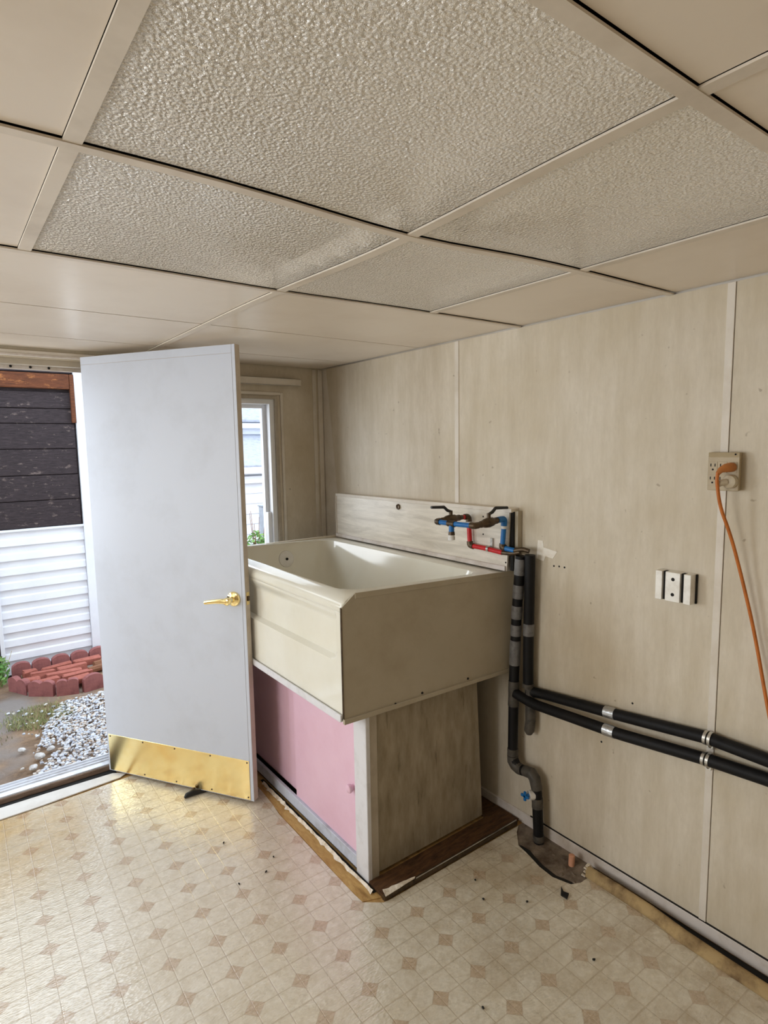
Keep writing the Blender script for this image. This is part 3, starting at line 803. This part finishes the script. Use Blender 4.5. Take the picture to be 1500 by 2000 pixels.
# ============================================================ WATER PIPES
wp = thing('insulated_water_pipes', (1.89, 1.46, 0), 'black foam insulated water pipes with grey tape along the right wall', 'pipes')
RI = 0.0215
Lp = [(1.885, 1.573, 1.197), (1.885, 1.592, 0.945), (1.885, 1.604, 0.652), (1.885, 1.607, 0.306), (1.885, 1.578, 0.272), (1.885, 1.495, 0.286), (1.885, 1.477, 0.227), (1.885, 1.463, -0.004)]
Rp = [(1.893, 1.532, 1.205), (1.898, 1.540, 0.80), (1.900, 1.540, 0.640)]
mk('cold_riser', tube(B(), Lp, RI, 14, fil=0.035), M['foam'], wp, True)
mk('hot_riser', tube(B(), Rp, RI, 14), M['foam'], wp, True)
H1 = [(1.902, 1.545, 0.625), (1.914, 1.480, 0.630), (1.914, 1.139, 0.664), (1.9125, 0.826, 0.703), (1.912, 0.643, 0.702), (1.912, -0.2, 0.705), (1.912, -1.7, 0.70)]
H2 = [(1.878, 1.590, 0.606), (1.880, 1.50, 0.590), (1.885, 1.122, 0.609), (1.905, 0.819, 0.634), (1.912, 0.64, 0.643), (1.912, -0.2, 0.640), (1.912, -1.7, 0.635)]
mk('horizontal_pipe', tube(B(), H1, 0.0205, 14, fil=0.03), M['foam'], wp, True)
mk('horizontal_pipe', tube(B(), H2, 0.0205, 14, fil=0.03), M['foam'], wp, True)
mk('capped_stub', tube(B(), [(1.902, 1.533, 0.640), (1.902, 1.528, 0.50), (1.900, 1.532, 0.455), (1.900, 1.532, 0.440)], [0.020, 0.021, 0.021, 0.012], 14), M['tape_dark'], wp, True, label='grey taped capped pipe stub')


def lerp(a, b, t): return Vector(a).lerp(Vector(b), t)


def along(path, z):
    for a, b in zip(path, path[1:]):
        if (a[2] - z) * (b[2] - z) <= 0 and a[2] != b[2]: return lerp(a, b, (z - a[2]) / (b[2] - a[2]))


for path, zs in ((Lp, ((1.185, 1.118), (1.075, 1.018), (0.985, 0.930), (0.903, 0.856), (0.835, 0.728), (0.655, 0.545), (0.352, 0.322), (0.19, 0.148), (0.03, 0.005))), (Rp, ((0.918, 0.868), (0.66, 0.641)))):
    for za, zb in zs:
        a, b = along(path, za), along(path, zb)
        m_ = (a + b) / 2
        mk('tape_band', tube(B(), [a, a.lerp(b, 0.3), a.lerp(b, 0.65), b], [RI + .0012, RI + .0022, RI + .0014, RI + .0022], 14), M['tape' if za > 0.70 else 'tape_dark'], wp, True)
mk('tape_band', tube(B(), [(1.885, 1.607, 0.318), (1.885, 1.606, 0.296), (1.885, 1.592, 0.281), (1.885, 1.568, 0.273), (1.885, 1.553, 0.276)], [RI + .002, RI + .003, RI + .003, RI + .002, RI + .0015], 14), M['tape_dark'], wp, True)
mk('tape_band', tube(B(), [(1.885, 1.542, 0.278), (1.885, 1.506, 0.283), (1.885, 1.489, 0.268), (1.885, 1.480, 0.238), (1.885, 1.477, 0.225)], [RI + .001, RI + .003, RI + .003, RI + .002, RI + .0015], 14), M['tape_dark'], wp, True)
for a, b, m_ in ((H1[2], H1[1], 'foil'), (H2[2], H2[1], 'foil')):
    d = (Vector(b) - Vector(a)).normalized()
    mk('tape_band', tube(B(), [Vector(a) + d * .01, Vector(a) + d * .052], 0.0222, 14), M[m_], wp, True, label='shiny silver tape band')
for q, (y, z, x) in enumerate(((0.822, 0.703, 1.9115), (0.822, 0.634, 1.905))):
    bm = B()
    for dy in (-0.012, 0.002):
        tube(bm, [(x, y + dy, z), (x, y + dy + 0.009, z)], 0.0235, 16)
    cl = mk('pipe_clamp', bm, M['steel'], wp, True, label='ribbed metal pipe clamp')
    boxo('clamp_tab', (x + 0.012, XR - 0.009, y - 0.010, y + 0.010, z - 0.040, z - 0.022), M['steel'], cl, 0.001)
    mk('clamp_screw', lathe(B(), (x + 0.012, y, z - 0.031), (-1, 0, 0), [(0, .005), (.004, .004), (.005, .002)], 8), M['bronze'], cl)
vv = mk('drain_valve', tube(B(), [(1.872, 1.484, 0.203), (1.852, 1.492, 0.204)], 0.020, 16), M['whitep'], wp, True, label='white drain valve collar')
mk('valve_handle', tube(B(), [(1.852, 1.492, 0.204), (1.838, 1.497, 0.204)], 0.008, 10), M['blue'], vv, True)
bm = B(); box(bm, 1.831, 1.840, 1.478, 1.518, 0.198, 0.210, 0.002); box(bm, 1.831, 1.840, 1.492, 1.504, 0.184, 0.224, 0.002)
mk('valve_handle', bm, M['blue'], vv, label='small blue cross handle')

# faucet manifold
fm = thing('tub_faucet_pipes', (1.8, 1.75, 1.2), 'red and blue plastic pipes with two lever valves on the backsplash', 'faucet')
PR = 0.0105
HR = [(1.872, 1.858, 1.318), (1.872, 1.850, 1.212)]
mk('red_pipe', tube(B(), HR, PR, 12), M['red'], fm, True)
mk('red_pipe', tube(B(), [(1.872, 1.850, 1.207), (1.872, 1.76, 1.206), (1.872, 1.66, 1.200)], PR, 12), M['red'], fm, True)
mk('red_pipe', tube(B(), [(1.872, 1.863, 1.336), (1.835, 1.863, 1.335)], PR, 12), M['red'], fm, True)
mk('blue_pipe', tube(B(), [(1.872, 1.652, 1.322), (1.872, 1.660, 1.230)], PR, 12), M['blue'], fm, True)
mk('blue_pipe', tube(B(), [(1.872, 1.664, 1.222), (1.878, 1.600, 1.216)], PR, 12), M['blue'], fm, True)
mk('blue_pipe', tube(B(), [(1.686, 1.862, 1.330), (1.688, 1.785, 1.329)], PR, 12), M['blue'], fm, True)
mk('blue_pipe', tube(B(), [(1.690, 1.765, 1.329), (1.696, 1.655, 1.331)], PR, 12), M['blue'], fm, True)
mk('riser_tail', tube(B(), [(1.872, 1.66, 1.200), (1.878, 1.61, 1.202), (1.885, 1.577, 1.2120)], 0.0095, 12, fil=.02), M['bronze'], fm, True)
mk('riser_tail', tube(B(), [(1.878, 1.60, 1.216), (1.885, 1.562, 1.226), (1.893, 1.537, 1.2200)], 0.0095, 12, fil=.02), M['bronze'], fm, True)
for p in ([(1.85, 1.863, 1.336), (1.874, 1.862, 1.336), (1.873, 1.858, 1.312)], [(1.872, 1.852, 1.226), (1.872, 1.850, 1.208), (1.872, 1.828, 1.206)],
          [(1.872, 1.660, 1.238), (1.872, 1.662, 1.222), (1.874, 1.646, 1.221)], [(1.686, 1.842, 1.330), (1.686, 1.866, 1.330), (1.706, 1.864, 1.331)], [(1.696, 1.672, 1.331), (1.697, 1.651, 1.331), (1.718, 1.651, 1.332)]):
    mk('elbow', tube(B(), p, 0.0135, 12, fil=.012), M['bronze'], fm, True)
el = mk('elbow', tube(B(), [(1.83, 1.651, 1.343), (1.872, 1.651, 1.345), (1.872, 1.653, 1.315)], 0.0132, 12, fil=.014), M['blue'], fm, True)
for (x0, y, z0, x1, z1) in ((1.700, 1.863, 1.330, 1.835, 1.336), (1.716, 1.651, 1.332, 1.84, 1.343)):
    P0, P1 = Vector((x0, y, z0)), Vector((x1, y, z1))
    ks = [(0, .011), (.10, .0115), (.12, .014), (.26, .014), (.30, .018), (.5, .021), (.68, .018), (.72, .014), (.88, .014), (.9, .0115), (1, .011)]
    v_ = mk('valve_body', tube(B(), [P0.lerp(P1, k) for k, _ in ks], [q for _, q in ks], 14), M['bronze'], fm, True)
    c_ = P0.lerp(P1, 0.5)
    mk('valve_stem', tube(B(), [c_ + Vector((0, 0, .015)), c_ + Vector((0, 0, .038))], .0085, 10), M['bronze'], v_, True)
    s = -1 if y > 1.8 else 1
    q = [c_ + Vector((0, 0, .034)), c_ + Vector((s * .020, 0, .040)), c_ + Vector((s * .040, 0, .056)), c_ + Vector((s * .112, 0, .052 if s > 0 else .060))]
    bm = tube(B(), q, [.006, .007, .007, .006], 8)
    mk('valve_lever', bm, M['blackp'], v_, True)
te = mk('spout_tee', tube(B(), [(1.688, 1.795, 1.329), (1.690, 1.757, 1.329)], 0.0135, 12), M['bronze'], fm, True)
mk('spout', tube(B(), [(1.689, 1.776, 1.329), (1.689, 1.776, 1.277)], PR + .001, 12), M['blue'], te, True)
mk('spout_nozzle', lathe(B(), (1.689, 1.776, 1.285), (0, 0, -1), [(0, .0135), (.012, .0135), (.0125, .015), (.024, .015), (.025, .010)], 14), M['whitep'], te, True)
mk('spout_collar', lathe(B(), (1.689, 1.776, 1.296), (0, 0, -1), [(0, .0125), (.014, .0145)], 14), M['bronze'], te, True)
cl = mk('pipe_clip', tube(B(), [(1.872, 1.745, 1.206), (1.872, 1.733, 1.206)], 0.0135, 12), M['steel'], fm, True)
boxo('clip_tab', (1.884, 1.8925, 1.728, 1.742, 1.21, 1.252), M['steel'], cl, 0.001)
mk('clear_collar', tube(B(), [(1.872, 1.857, 1.315), (1.872, 1.856, 1.300)], .0112, 12), M['whitep'], fm, True)
mk('clear_collar', tube(B(), [(1.872, 1.653, 1.318), (1.872, 1.654, 1.303)], .0112, 12), M['whitep'], fm, True)

# ============================================================ WALL FITTINGS
ot = thing('outlet_adapter', (1.92, 0.83, 1.56), 'tan six-way outlet adapter with an orange cord plugged in', 'outlet')
OX = 1.905
bm = prism(B(), [(XR - .004, .866, 1.502), (XR - .004, .866, 1.618), (OX + .008, .862, 1.618), (OX, .858, 1.604), (OX, .858, 1.502)], (0, -.090, 0), 0.0015)
mk('adapter_body', bm, M['tan'], ot)
for yc in (0.843, 0.815, 0.787):
    for zc in (1.573, 1.533):
        f = boxo('receptacle', (OX - .0012, OX + .001, yc - .0125, yc + .0125, zc - .017, zc + .017), M['tan'], ot, 0.0004)
        bm = B()
        for dy in (-.006, .006): box(bm, OX - .0018, OX - .001, yc + dy - .0013, yc + dy + .0013, zc + .002, zc + .011)
        lathe(bm, (OX - .001, yc, zc - .007), (-1, 0, 0), [(0, .003), (.0008, .003)], 8)
        mk('slots', bm, M['dark'], f)
mk('cover_screw', lathe(B(), (OX + .004, .782, 1.612), (-1, 0, 0), [(0, .003), (.002, .002)], 8), M['dark'], ot)
pc = thing('plug_cap', (1.89, 0.80, 1.53), 'round cream plug pushed into the outlet adapter under the orange one', 'plug')
mk('plug_disc', lathe(B(), (OX - .0012, .790, 1.531), (-1, 0, 0), [(0, .021), (.010, .021), (.015, .019), (.018, .012), (.0185, .002)], 24), M['cream'], pc, True)
mk('plug_grip', tube(B(), [(1.888, .795, 1.531), (1.874, .808, 1.527), (1.869, .813, 1.517)], [.010, .010, .006], 12), M['cream'], pc, True)
cd = thing('extension_cord', (1.87, 0.80, 1.57), 'orange extension cord hanging down from the outlet adapter', 'cord')
mk('cord_plug', tube(B(), [(1.9035, .787, 1.574), (1.893, .789, 1.574), (1.880, .796, 1.572), (1.868, .805, 1.566), (1.860, .809, 1.556)], [.0135, .0145, .013, .009, .0065], 14), M['orangep'], cd, True)
cpts = [(1.861, .809, 1.560), (1.858, .810, 1.535), (1.866, .802, 1.46), (1.890, .775, 1.365), (1.905, .748, 1.25), (1.912, .716, 1.12), (1.916, .697, 1.03), (1.900, .660, .885), (1.872, .61, .72), (1.868, .585, .62), (1.890, .50, .40), (1.88, .36, .10), (1.80, .25, .008), (1.6, .0, .006), (1.3, -.4, .006)]
mk('cord_cable', tube(B(), fillet(cpts, .1, 5), .0050, 10), M['orange'], cd, True)

blk = thing('slotted_bracket', (1.92, 0.95, 1.17), 'white slotted metal block screwed to the wall below the outlet', 'bracket')
y0, y1, z0, z1, xf = 0.893, 1.010, 1.128, 1.226, 1.900
boxo('back_plate', (xf + .030, XR - .004, y0, y1, z0, z1), M['alu'], blk, 0.001)
for a, b in ((y0, y0 + .023), (y0 + .0345, y0 + .0835), (y0 + .0945, y1)):
    boxo('block_bar', (xf, xf + .0305, a, b, z0, z1), M['alu'], blk, 0.0012)
for a, b in ((y0 + .0235, y0 + .034), (y0 + .084, y0 + .094)): boxo('slot_lining', (xf + .010, xf + .0302, a, b, z0 + .001, z1 - .001), M['dark'], blk)
for z in (1.152, 1.203): mk('screw', lathe(B(), (xf, y0 + .058, z), (-1, 0, 0), [(0, .006), (.0012, .0055), (.0015, .003)], 12), M['dark'], blk)
boxo('side_shim', (xf + .031, XR - .004, y0 - .004, y0 - .0003, z0, z1 - .002), M['dark'], blk)

# ============================================================ FLOOR BITS
t = mk('pipe_stub', lathe(B(), (1.875, 1.297, -0.012), (0.05, 0, 1), [(0, .012), (.05, .012), (.052, .010), (.053, .002)], 16), M['rose'], None, True, label='short pinkish pipe stub rising from the torn floor', cat='pipe')
mk('vinyl_scrap', prism(B(), [(1.742, 1.247, .001), (1.728, 1.226, .001), (1.735, 1.208, .001), (1.708, 1.196, .001), (1.706, 1.222, .001)], (0, 0, .004)), M['dark'], label='black triangular scrap lying near the torn hole', cat='scrap')
bits = [(0.795, 2.012, 'beside the middle of the floor'), (0.841, 2.277, 'nearest the door stop'), (0.906, 2.008, 'left of two on the middle floor'), (0.967, 2.067, 'right of two on the middle floor'), (1.515, 1.47, 'nearest the plinth board'), (1.468, 1.384, 'second from the plinth board'), (1.159, 1.093, 'in the near middle of the floor'), (1.583, 1.278, 'left of the black scrap'), (1.56, 0.988, 'on the right part of the floor')]
for x, y, wh in bits:
    bm = B(); blob(bm, (x, y, .004), random.uniform(.004, .008), random.uniform(.003, .006), .004, 1, .3, random.uniform(0, 3))
    mk('crumb', bm, M['dark'], None, label='dark crumb ' + wh, cat='crumb', group='dark crumbs on the vinyl')

# ============================================================ OUTDOORS
ZG = -0.10
YW = 5.40
bm = B()
bmesh.ops.create_grid(bm, x_segments=60, y_segments=60, size=0.5)
for v in bm.verts:
    x = -4 + (v.co.x + .5) * 13; y = YF + .125 + (v.co.y + .5) * 11
    v.co = Vector((x, y, ZG - .012 + .01 * math.sin(5 * x) * math.cos(4 * y)))
mk('ground', bm, M['ground'], None, True, kind='structure')

nb = thing('neighbouring_shed', (0.3, YW, ZG), 'dark plank wall over white siding across the yard', 'building')
NX0, NX1 = 0.318, 0.935
ch = 0.1135
def course(z, x0, x1, y):
    return prism(B(), [(x0, y, z + ch), (x0, y - .004, z + ch), (x0, y - .006, z + .064), (x0, y - .016, z + .052), (x0, y - .022, z + .003), (x0, y, z)], (x1 - x0, 0, 0))
c0 = mk('siding_course', course(ZG, NX0, NX1, YW), M['siding'], nb)
for k in range(1, 10): dup(c0, nb, (0, 0, ch * k))
boxo('shed_wall', (-3.5, 0.955, YW + .001, YW + .12, ZG - .04, 2.44), M['plank'], nb)
boxo('cap_strip', (-3.5, 0.952, YW - .030, YW + .0, ZG + ch * 10, ZG + ch * 10 + .018), M['siding'], nb, 0.002)
boxo('side_channel', (0.290, 0.3175, YW - .030, YW, ZG, ZG + ch * 10), M['siding'], nb, 0.002)
boxo('corner_board', (0.937, 1.03, YW - .040, YW + .12, ZG + .01, 2.44), M['siding'], nb, 0.003, label='white corner board')
zs = [1.055, 1.268, 1.468, 1.675, 1.873, 1.992, 2.123]
for i in range(6):
    boxo('plank', (-3.5, 0.925, YW - .018 - .003 * (i % 2), YW + .0005, zs[i] + .003, zs[i + 1] - .003), M['plank'], nb, 0.003)
boxo('beam', (-3.5, 0.905, YW - .050, YW, 2.145, 2.262), M['beam'], nb, 0.004, label='brown weathered beam')
boxo('plank', (-3.5, 0.925, YW - .02, YW + .0005, 2.27, 2.44), M['plank'], nb, 0.003)
boxo('roof_edge', (-3.5, 1.04, YW - .10, YW + .4, 2.441, 2.475), M['roofu'], nb, 0.004)
boxo('post', (0.906, 0.936, YW - .055, YW, 1.88, 2.262), M['beam'], nb, 0.003)

# brick bed: scalloped edging and broken bricks
def scallop(n, w, h, th):
    """block lying along +x from 0, scalloped top"""
    pts = [(0, 0, 0)]
    s = w / n
    top = [(0, 0, h - s * .32)]
    for k in range(n):
        for j in range(0 if k == 0 else 1, 9):
            a = math.pi * (1 - j / 8)
            top.append((s * (k + .5) + s * .5 * math.cos(a), 0, h - s * .32 + s * .32 * math.sin(a)))
    pts += top[1:] if False else top
    pts.append((w, 0, 0))
    return prism(B(), pts, (0, th, 0))
ordn = ['leftmost', 'second', 'third', 'fourth', 'fifth', 'sixth']
front = [((0.300, 5.06), (0.400, 4.850), 2), ((0.403, 4.838), (0.560, 4.720), 2), ((0.566, 4.716), (0.722, 4.680), 2), ((0.742, 4.682), (0.90, 4.715), 1), ((0.910, 4.72), (1.10, 4.82), 2), ((1.11, 4.825), (1.25, 4.95), 2)]
for i, (a, b, n) in enumerate(front):
    w_ = math.hypot(b[0] - a[0], b[1] - a[1])
    o = mk('edging_block', scallop(n, w_ - .018, .125, .040), M['edging'], None, label='%s red scalloped edging block in the curved front row' % ordn[i], cat='edging block', group='front row of edging blocks')
    o.location = (a[0], a[1], ZG - .02); o.rotation_euler = (0, 0, math.atan2(b[1] - a[1], b[0] - a[0]))
back = [(0.345, 0.135, 1), (0.482, 0.135, 1), (0.620, 0.135, 1), (0.757, 0.135, 1), (0.895, 0.30, 2)]
for i, (x, w_, n) in enumerate(back):
    o = mk('edging_block', scallop(n, w_ - .004, .125, .05), M['edging'], None, label='%s red scalloped edging block in the back row along the siding' % ordn[i], cat='edging block', group='back row of edging blocks')
    o.location = (x, YW - .115, ZG - .01); o.rotation_euler = (0, 0, 0.02)
boxo('bed_soil', (0.40, 1.30, 4.84, YW - .12, ZG - .05, ZG + .018), M['ground'], None, 0.0, kind='structure')
bricks = [(0.455, 5.205, .10, .055, .1), (0.45, 5.01, .10, .06, -.1), (0.53, 5.105, .16, .06, .08), (0.545, 4.915, .14, .065, .05), (0.64, 5.205, .21, .06, .04), (0.735, 5.105, .21, .065, .09), (0.66, 5.01, .25, .065, .08), (0.735, 4.815, .15, .055, .03), (0.86, 5.205, .20, .06, .05), (0.74, 4.915, .21, .06, .08)]
wheres = ['by the left end of the bed', 'above the left front edging block', 'left of the middle of the bed', 'behind the second front edging block', 'in front of the back row', 'in the middle of the bed', 'behind the third front edging block', 'tucked against the front row', 'at the right of the back row', 'behind the gap in the front row']
for (x, y, l, d, a), wh in zip(bricks, wheres):
    bm = B(); box(bm, -l / 2, l / 2, -d / 2, d / 2, 0, .05, .006)
    for v in bm.verts: v.co += Vector((random.uniform(-.006, .006), random.uniform(-.006, .006), random.uniform(-.006, .006)))
    o = mk('broken_brick', bm, M['brick'], None, label='broken red brick ' + wh, cat='brick', group='broken bricks in the bed')
    o.location = (x, y, ZG + .020); o.rotation_euler = (random.uniform(-.06, .06), random.uniform(-.06, .06), a)
for i, (x, y, l) in enumerate(((1.06, 5.10, .36), (1.00, 4.985, .36))):
    bm = tube(B(), [(-l / 2, 0, .03), (-l / 4, .004, .031), (l / 4, -.004, .03), (l / 2, 0, .029)], [.026, .03, .029, .025], 9)
    o = mk('wood_log', bm, M['logm'], None, label=['upper', 'lower'][i] + ' split brown log lying at the right of the brick bed', cat='log')
    o.location = (x, y, ZG + .020); o.rotation_euler = (0, 0, .2)

# gravel, grass, rocks, weeds
def inside_gravel(x, y):
    if y > 4.98 and x < 1.3: return False
    edge = 0.42 + 0.10 * math.sin(3.1 * y) - .05 * (y - 3.4)
    if y > 4.2: edge = 0.42 + (y - 4.2) * .45
    fy = 4.60 if x > .5 else 4.5
    if x < 1.27 and y > 4.56 + max(0, x - .80) * .30: return False
    return x > edge
bm = B(); n = 0
while n < 10000:
    x = random.uniform(0.25, 1.75); y = random.uniform(YF + .15, 5.2)
    if min((x - a) ** 2 + (y - b) ** 2 for a, b in ((.345, 3.80), (.30, 3.68), (.41, 3.86), (.272, 3.95))) < .0036: continue
    if not inside_gravel(x, y) and not (random.random() < .035 and y < 4.6): continue
    s = random.uniform(.006, .0125)
    blob(bm, (x, y, ZG - .004 + random.uniform(0, .014)), s * random.uniform(.8, 1.4), s * random.uniform(.7, 1.1), s * random.uniform(.5, .9), 1, .22, random.uniform(0, 3.1)); n += 1
mk('gravel', bm, M['stones'], kind='stuff', label='pale grey gravel spread outside the doorway', cat='gravel')
bm = B()
for k in range(1500):
    r_ = random.random() ** .5; a = random.uniform(0, 6.28)
    x = 0.42 + .20 * r_ * math.cos(a) + random.gauss(0, .02); y = 4.42 + .20 * r_ * math.sin(a)
    if k % 9 == 0: x, y = random.uniform(.1, .6), random.uniform(4.1, 4.68)
    h = random.uniform(.008, .028); b_ = random.uniform(0, 6.28); w_ = .0025
    dx, dy = math.cos(b_), math.sin(b_); le = random.uniform(.2, 1.2) * h
    v = [bm.verts.new(p) for p in ((x - dy * w_, y + dx * w_, ZG - .01), (x + dy * w_, y - dx * w_, ZG - .01), (x + dx * le, y + dy * le, ZG + h))]
    bm.faces.new(v)
mk('grass', bm, M['grass'], kind='stuff', label='patch of thin dry grass between dirt and gravel', cat='grass')
for x, y, s, lb in ((0.345, 3.80, .034, 'pale rock at the left edge of the gravel'), (0.30, 3.68, .028, 'pale rock close to the threshold'), (0.41, 3.86, .027, 'pale rock right of the other edge rock'), (0.272, 3.95, .025, 'small pale rock on the dirt')):
    bm = B(); blob(bm, (x, y, ZG + s * .25), s, s * .75, s * .5, 2, .10, random.uniform(0, 3))
    mk('rock', bm, M['rock'], label=lb, cat='rock', group='loose rocks outside')
def leaves(bm, c, rad, n, s):
    for k in range(n):
        d = Vector((random.gauss(0, 1), random.gauss(0, 1), random.gauss(0, 1))).normalized() * random.random() ** .4
        p = Vector(c) + Vector((d.x * rad[0], d.y * rad[1], d.z * rad[2]))
        a = Vector((random.gauss(0, 1), random.gauss(0, 1), random.gauss(0, 1))).normalized(); b = a.orthogonal().normalized()
        L_ = s * random.uniform(.6, 1.3)
        v = [bm.verts.new(q) for q in (p - a * L_, p + b * L_ * .45, p + a * L_, p - b * L_ * .45)]
        bm.faces.new(v)
wd = thing('weed', (0.27, 5.2, ZG), 'leafy green weed at the left end of the brick bed', 'plant')
bm = B(); leaves(bm, (0.255, 5.18, ZG + .12), (.075, .06, .12), 260, .018); mk('leaves', bm, M['leaf'], wd)
bm = B()
for k in range(5): tube(bm, [(0.26, 5.19, ZG - .01), (0.26 + random.uniform(-.05, .09), 5.19, ZG + random.uniform(.15, .30))], [.003, .0015], 5)
mk('stems', bm, M['grass'], wd)

# house seen through the far window
hs = thing('white_house', (4.4, 9.1, ZG), 'white sided house with grey roof seen through the window', 'house')
Y2 = 9.1
hc = 0.168
def course2(z): return prism(B(), [(2.5, Y2, z + hc), (2.5, Y2 - .006, z + hc), (2.5, Y2 - .022, z + .004), (2.5, Y2, z)], (4.0, 0, 0))
c0 = mk('siding_course', course2(ZG), M['siding'], hs)
for k in range(1, 7): dup(c0, hs, (0, 0, hc * k))
boxo('house_wall', (2.5, 6.5, Y2, Y2 + .15, ZG, 1.40), M['siding'], hs)
boxo('fascia', (2.5, 6.5, Y2 - .10, Y2 + .02, 1.08, 1.20), M['siding'], hs, .004)
boxo('gutter', (2.5, 6.5, Y2 - .22, Y2 - .10, 1.235, 1.345), M['siding'], hs, .015)
mk('porch_roof', prism(B(), [(2.5, Y2 - .20, 1.345), (2.5, Y2 - .20, 1.375), (2.5, Y2 + 1.6, 1.95), (2.5, Y2 + 1.6, 1.92)], (4.0, 0, 0)), M['shingle'], hs)
boxo('upper_wall', (2.5, 6.5, Y2 + 1.5, Y2 + 1.65, 1.90, 2.16), M['siding'], hs)
boxo('upper_gutter', (2.5, 6.5, Y2 + 1.32, Y2 + 1.5, 2.02, 2.12), M['siding'], hs, .01)
mk('upper_roof', prism(B(), [(2.5, Y2 + 1.3, 2.14), (2.5, Y2 + 1.3, 2.18), (2.5, Y2 + 4.0, 3.5), (2.5, Y2 + 4.0, 3.46)], (4.0, 0, 0)), M['shingle'], hs)
gp = thing('grey_fence_post', (3.55, 7.3, ZG), 'grey square post standing outside the window', 'post')
boxo('post_shaft', (3.43, 3.56, 7.24, 7.36, ZG - .02, 0.87), M['post_grey'], gp, .006)
boxo('post_cap', (3.42, 3.57, 7.23, 7.37, 0.871, 0.895), M['post_grey'], gp, .006)
sh = thing('shrub', (3.3, 7.2, ZG), 'green leafy shrub outside the window beside the grey post', 'shrub')
bm = B(); leaves(bm, (3.27, 7.1, .22), (.20, .18, .36), 900, .035); mk('leaves', bm, M['leaf'], sh)
bm = B()
for k in range(7): tube(bm, [(3.27, 7.1, ZG - .01), (3.27 + random.uniform(-.15, .15), 7.1 + random.uniform(-.1, .1), random.uniform(.4, .95))], [.008, .003], 5)
mk('branches', bm, M['logm'], sh)
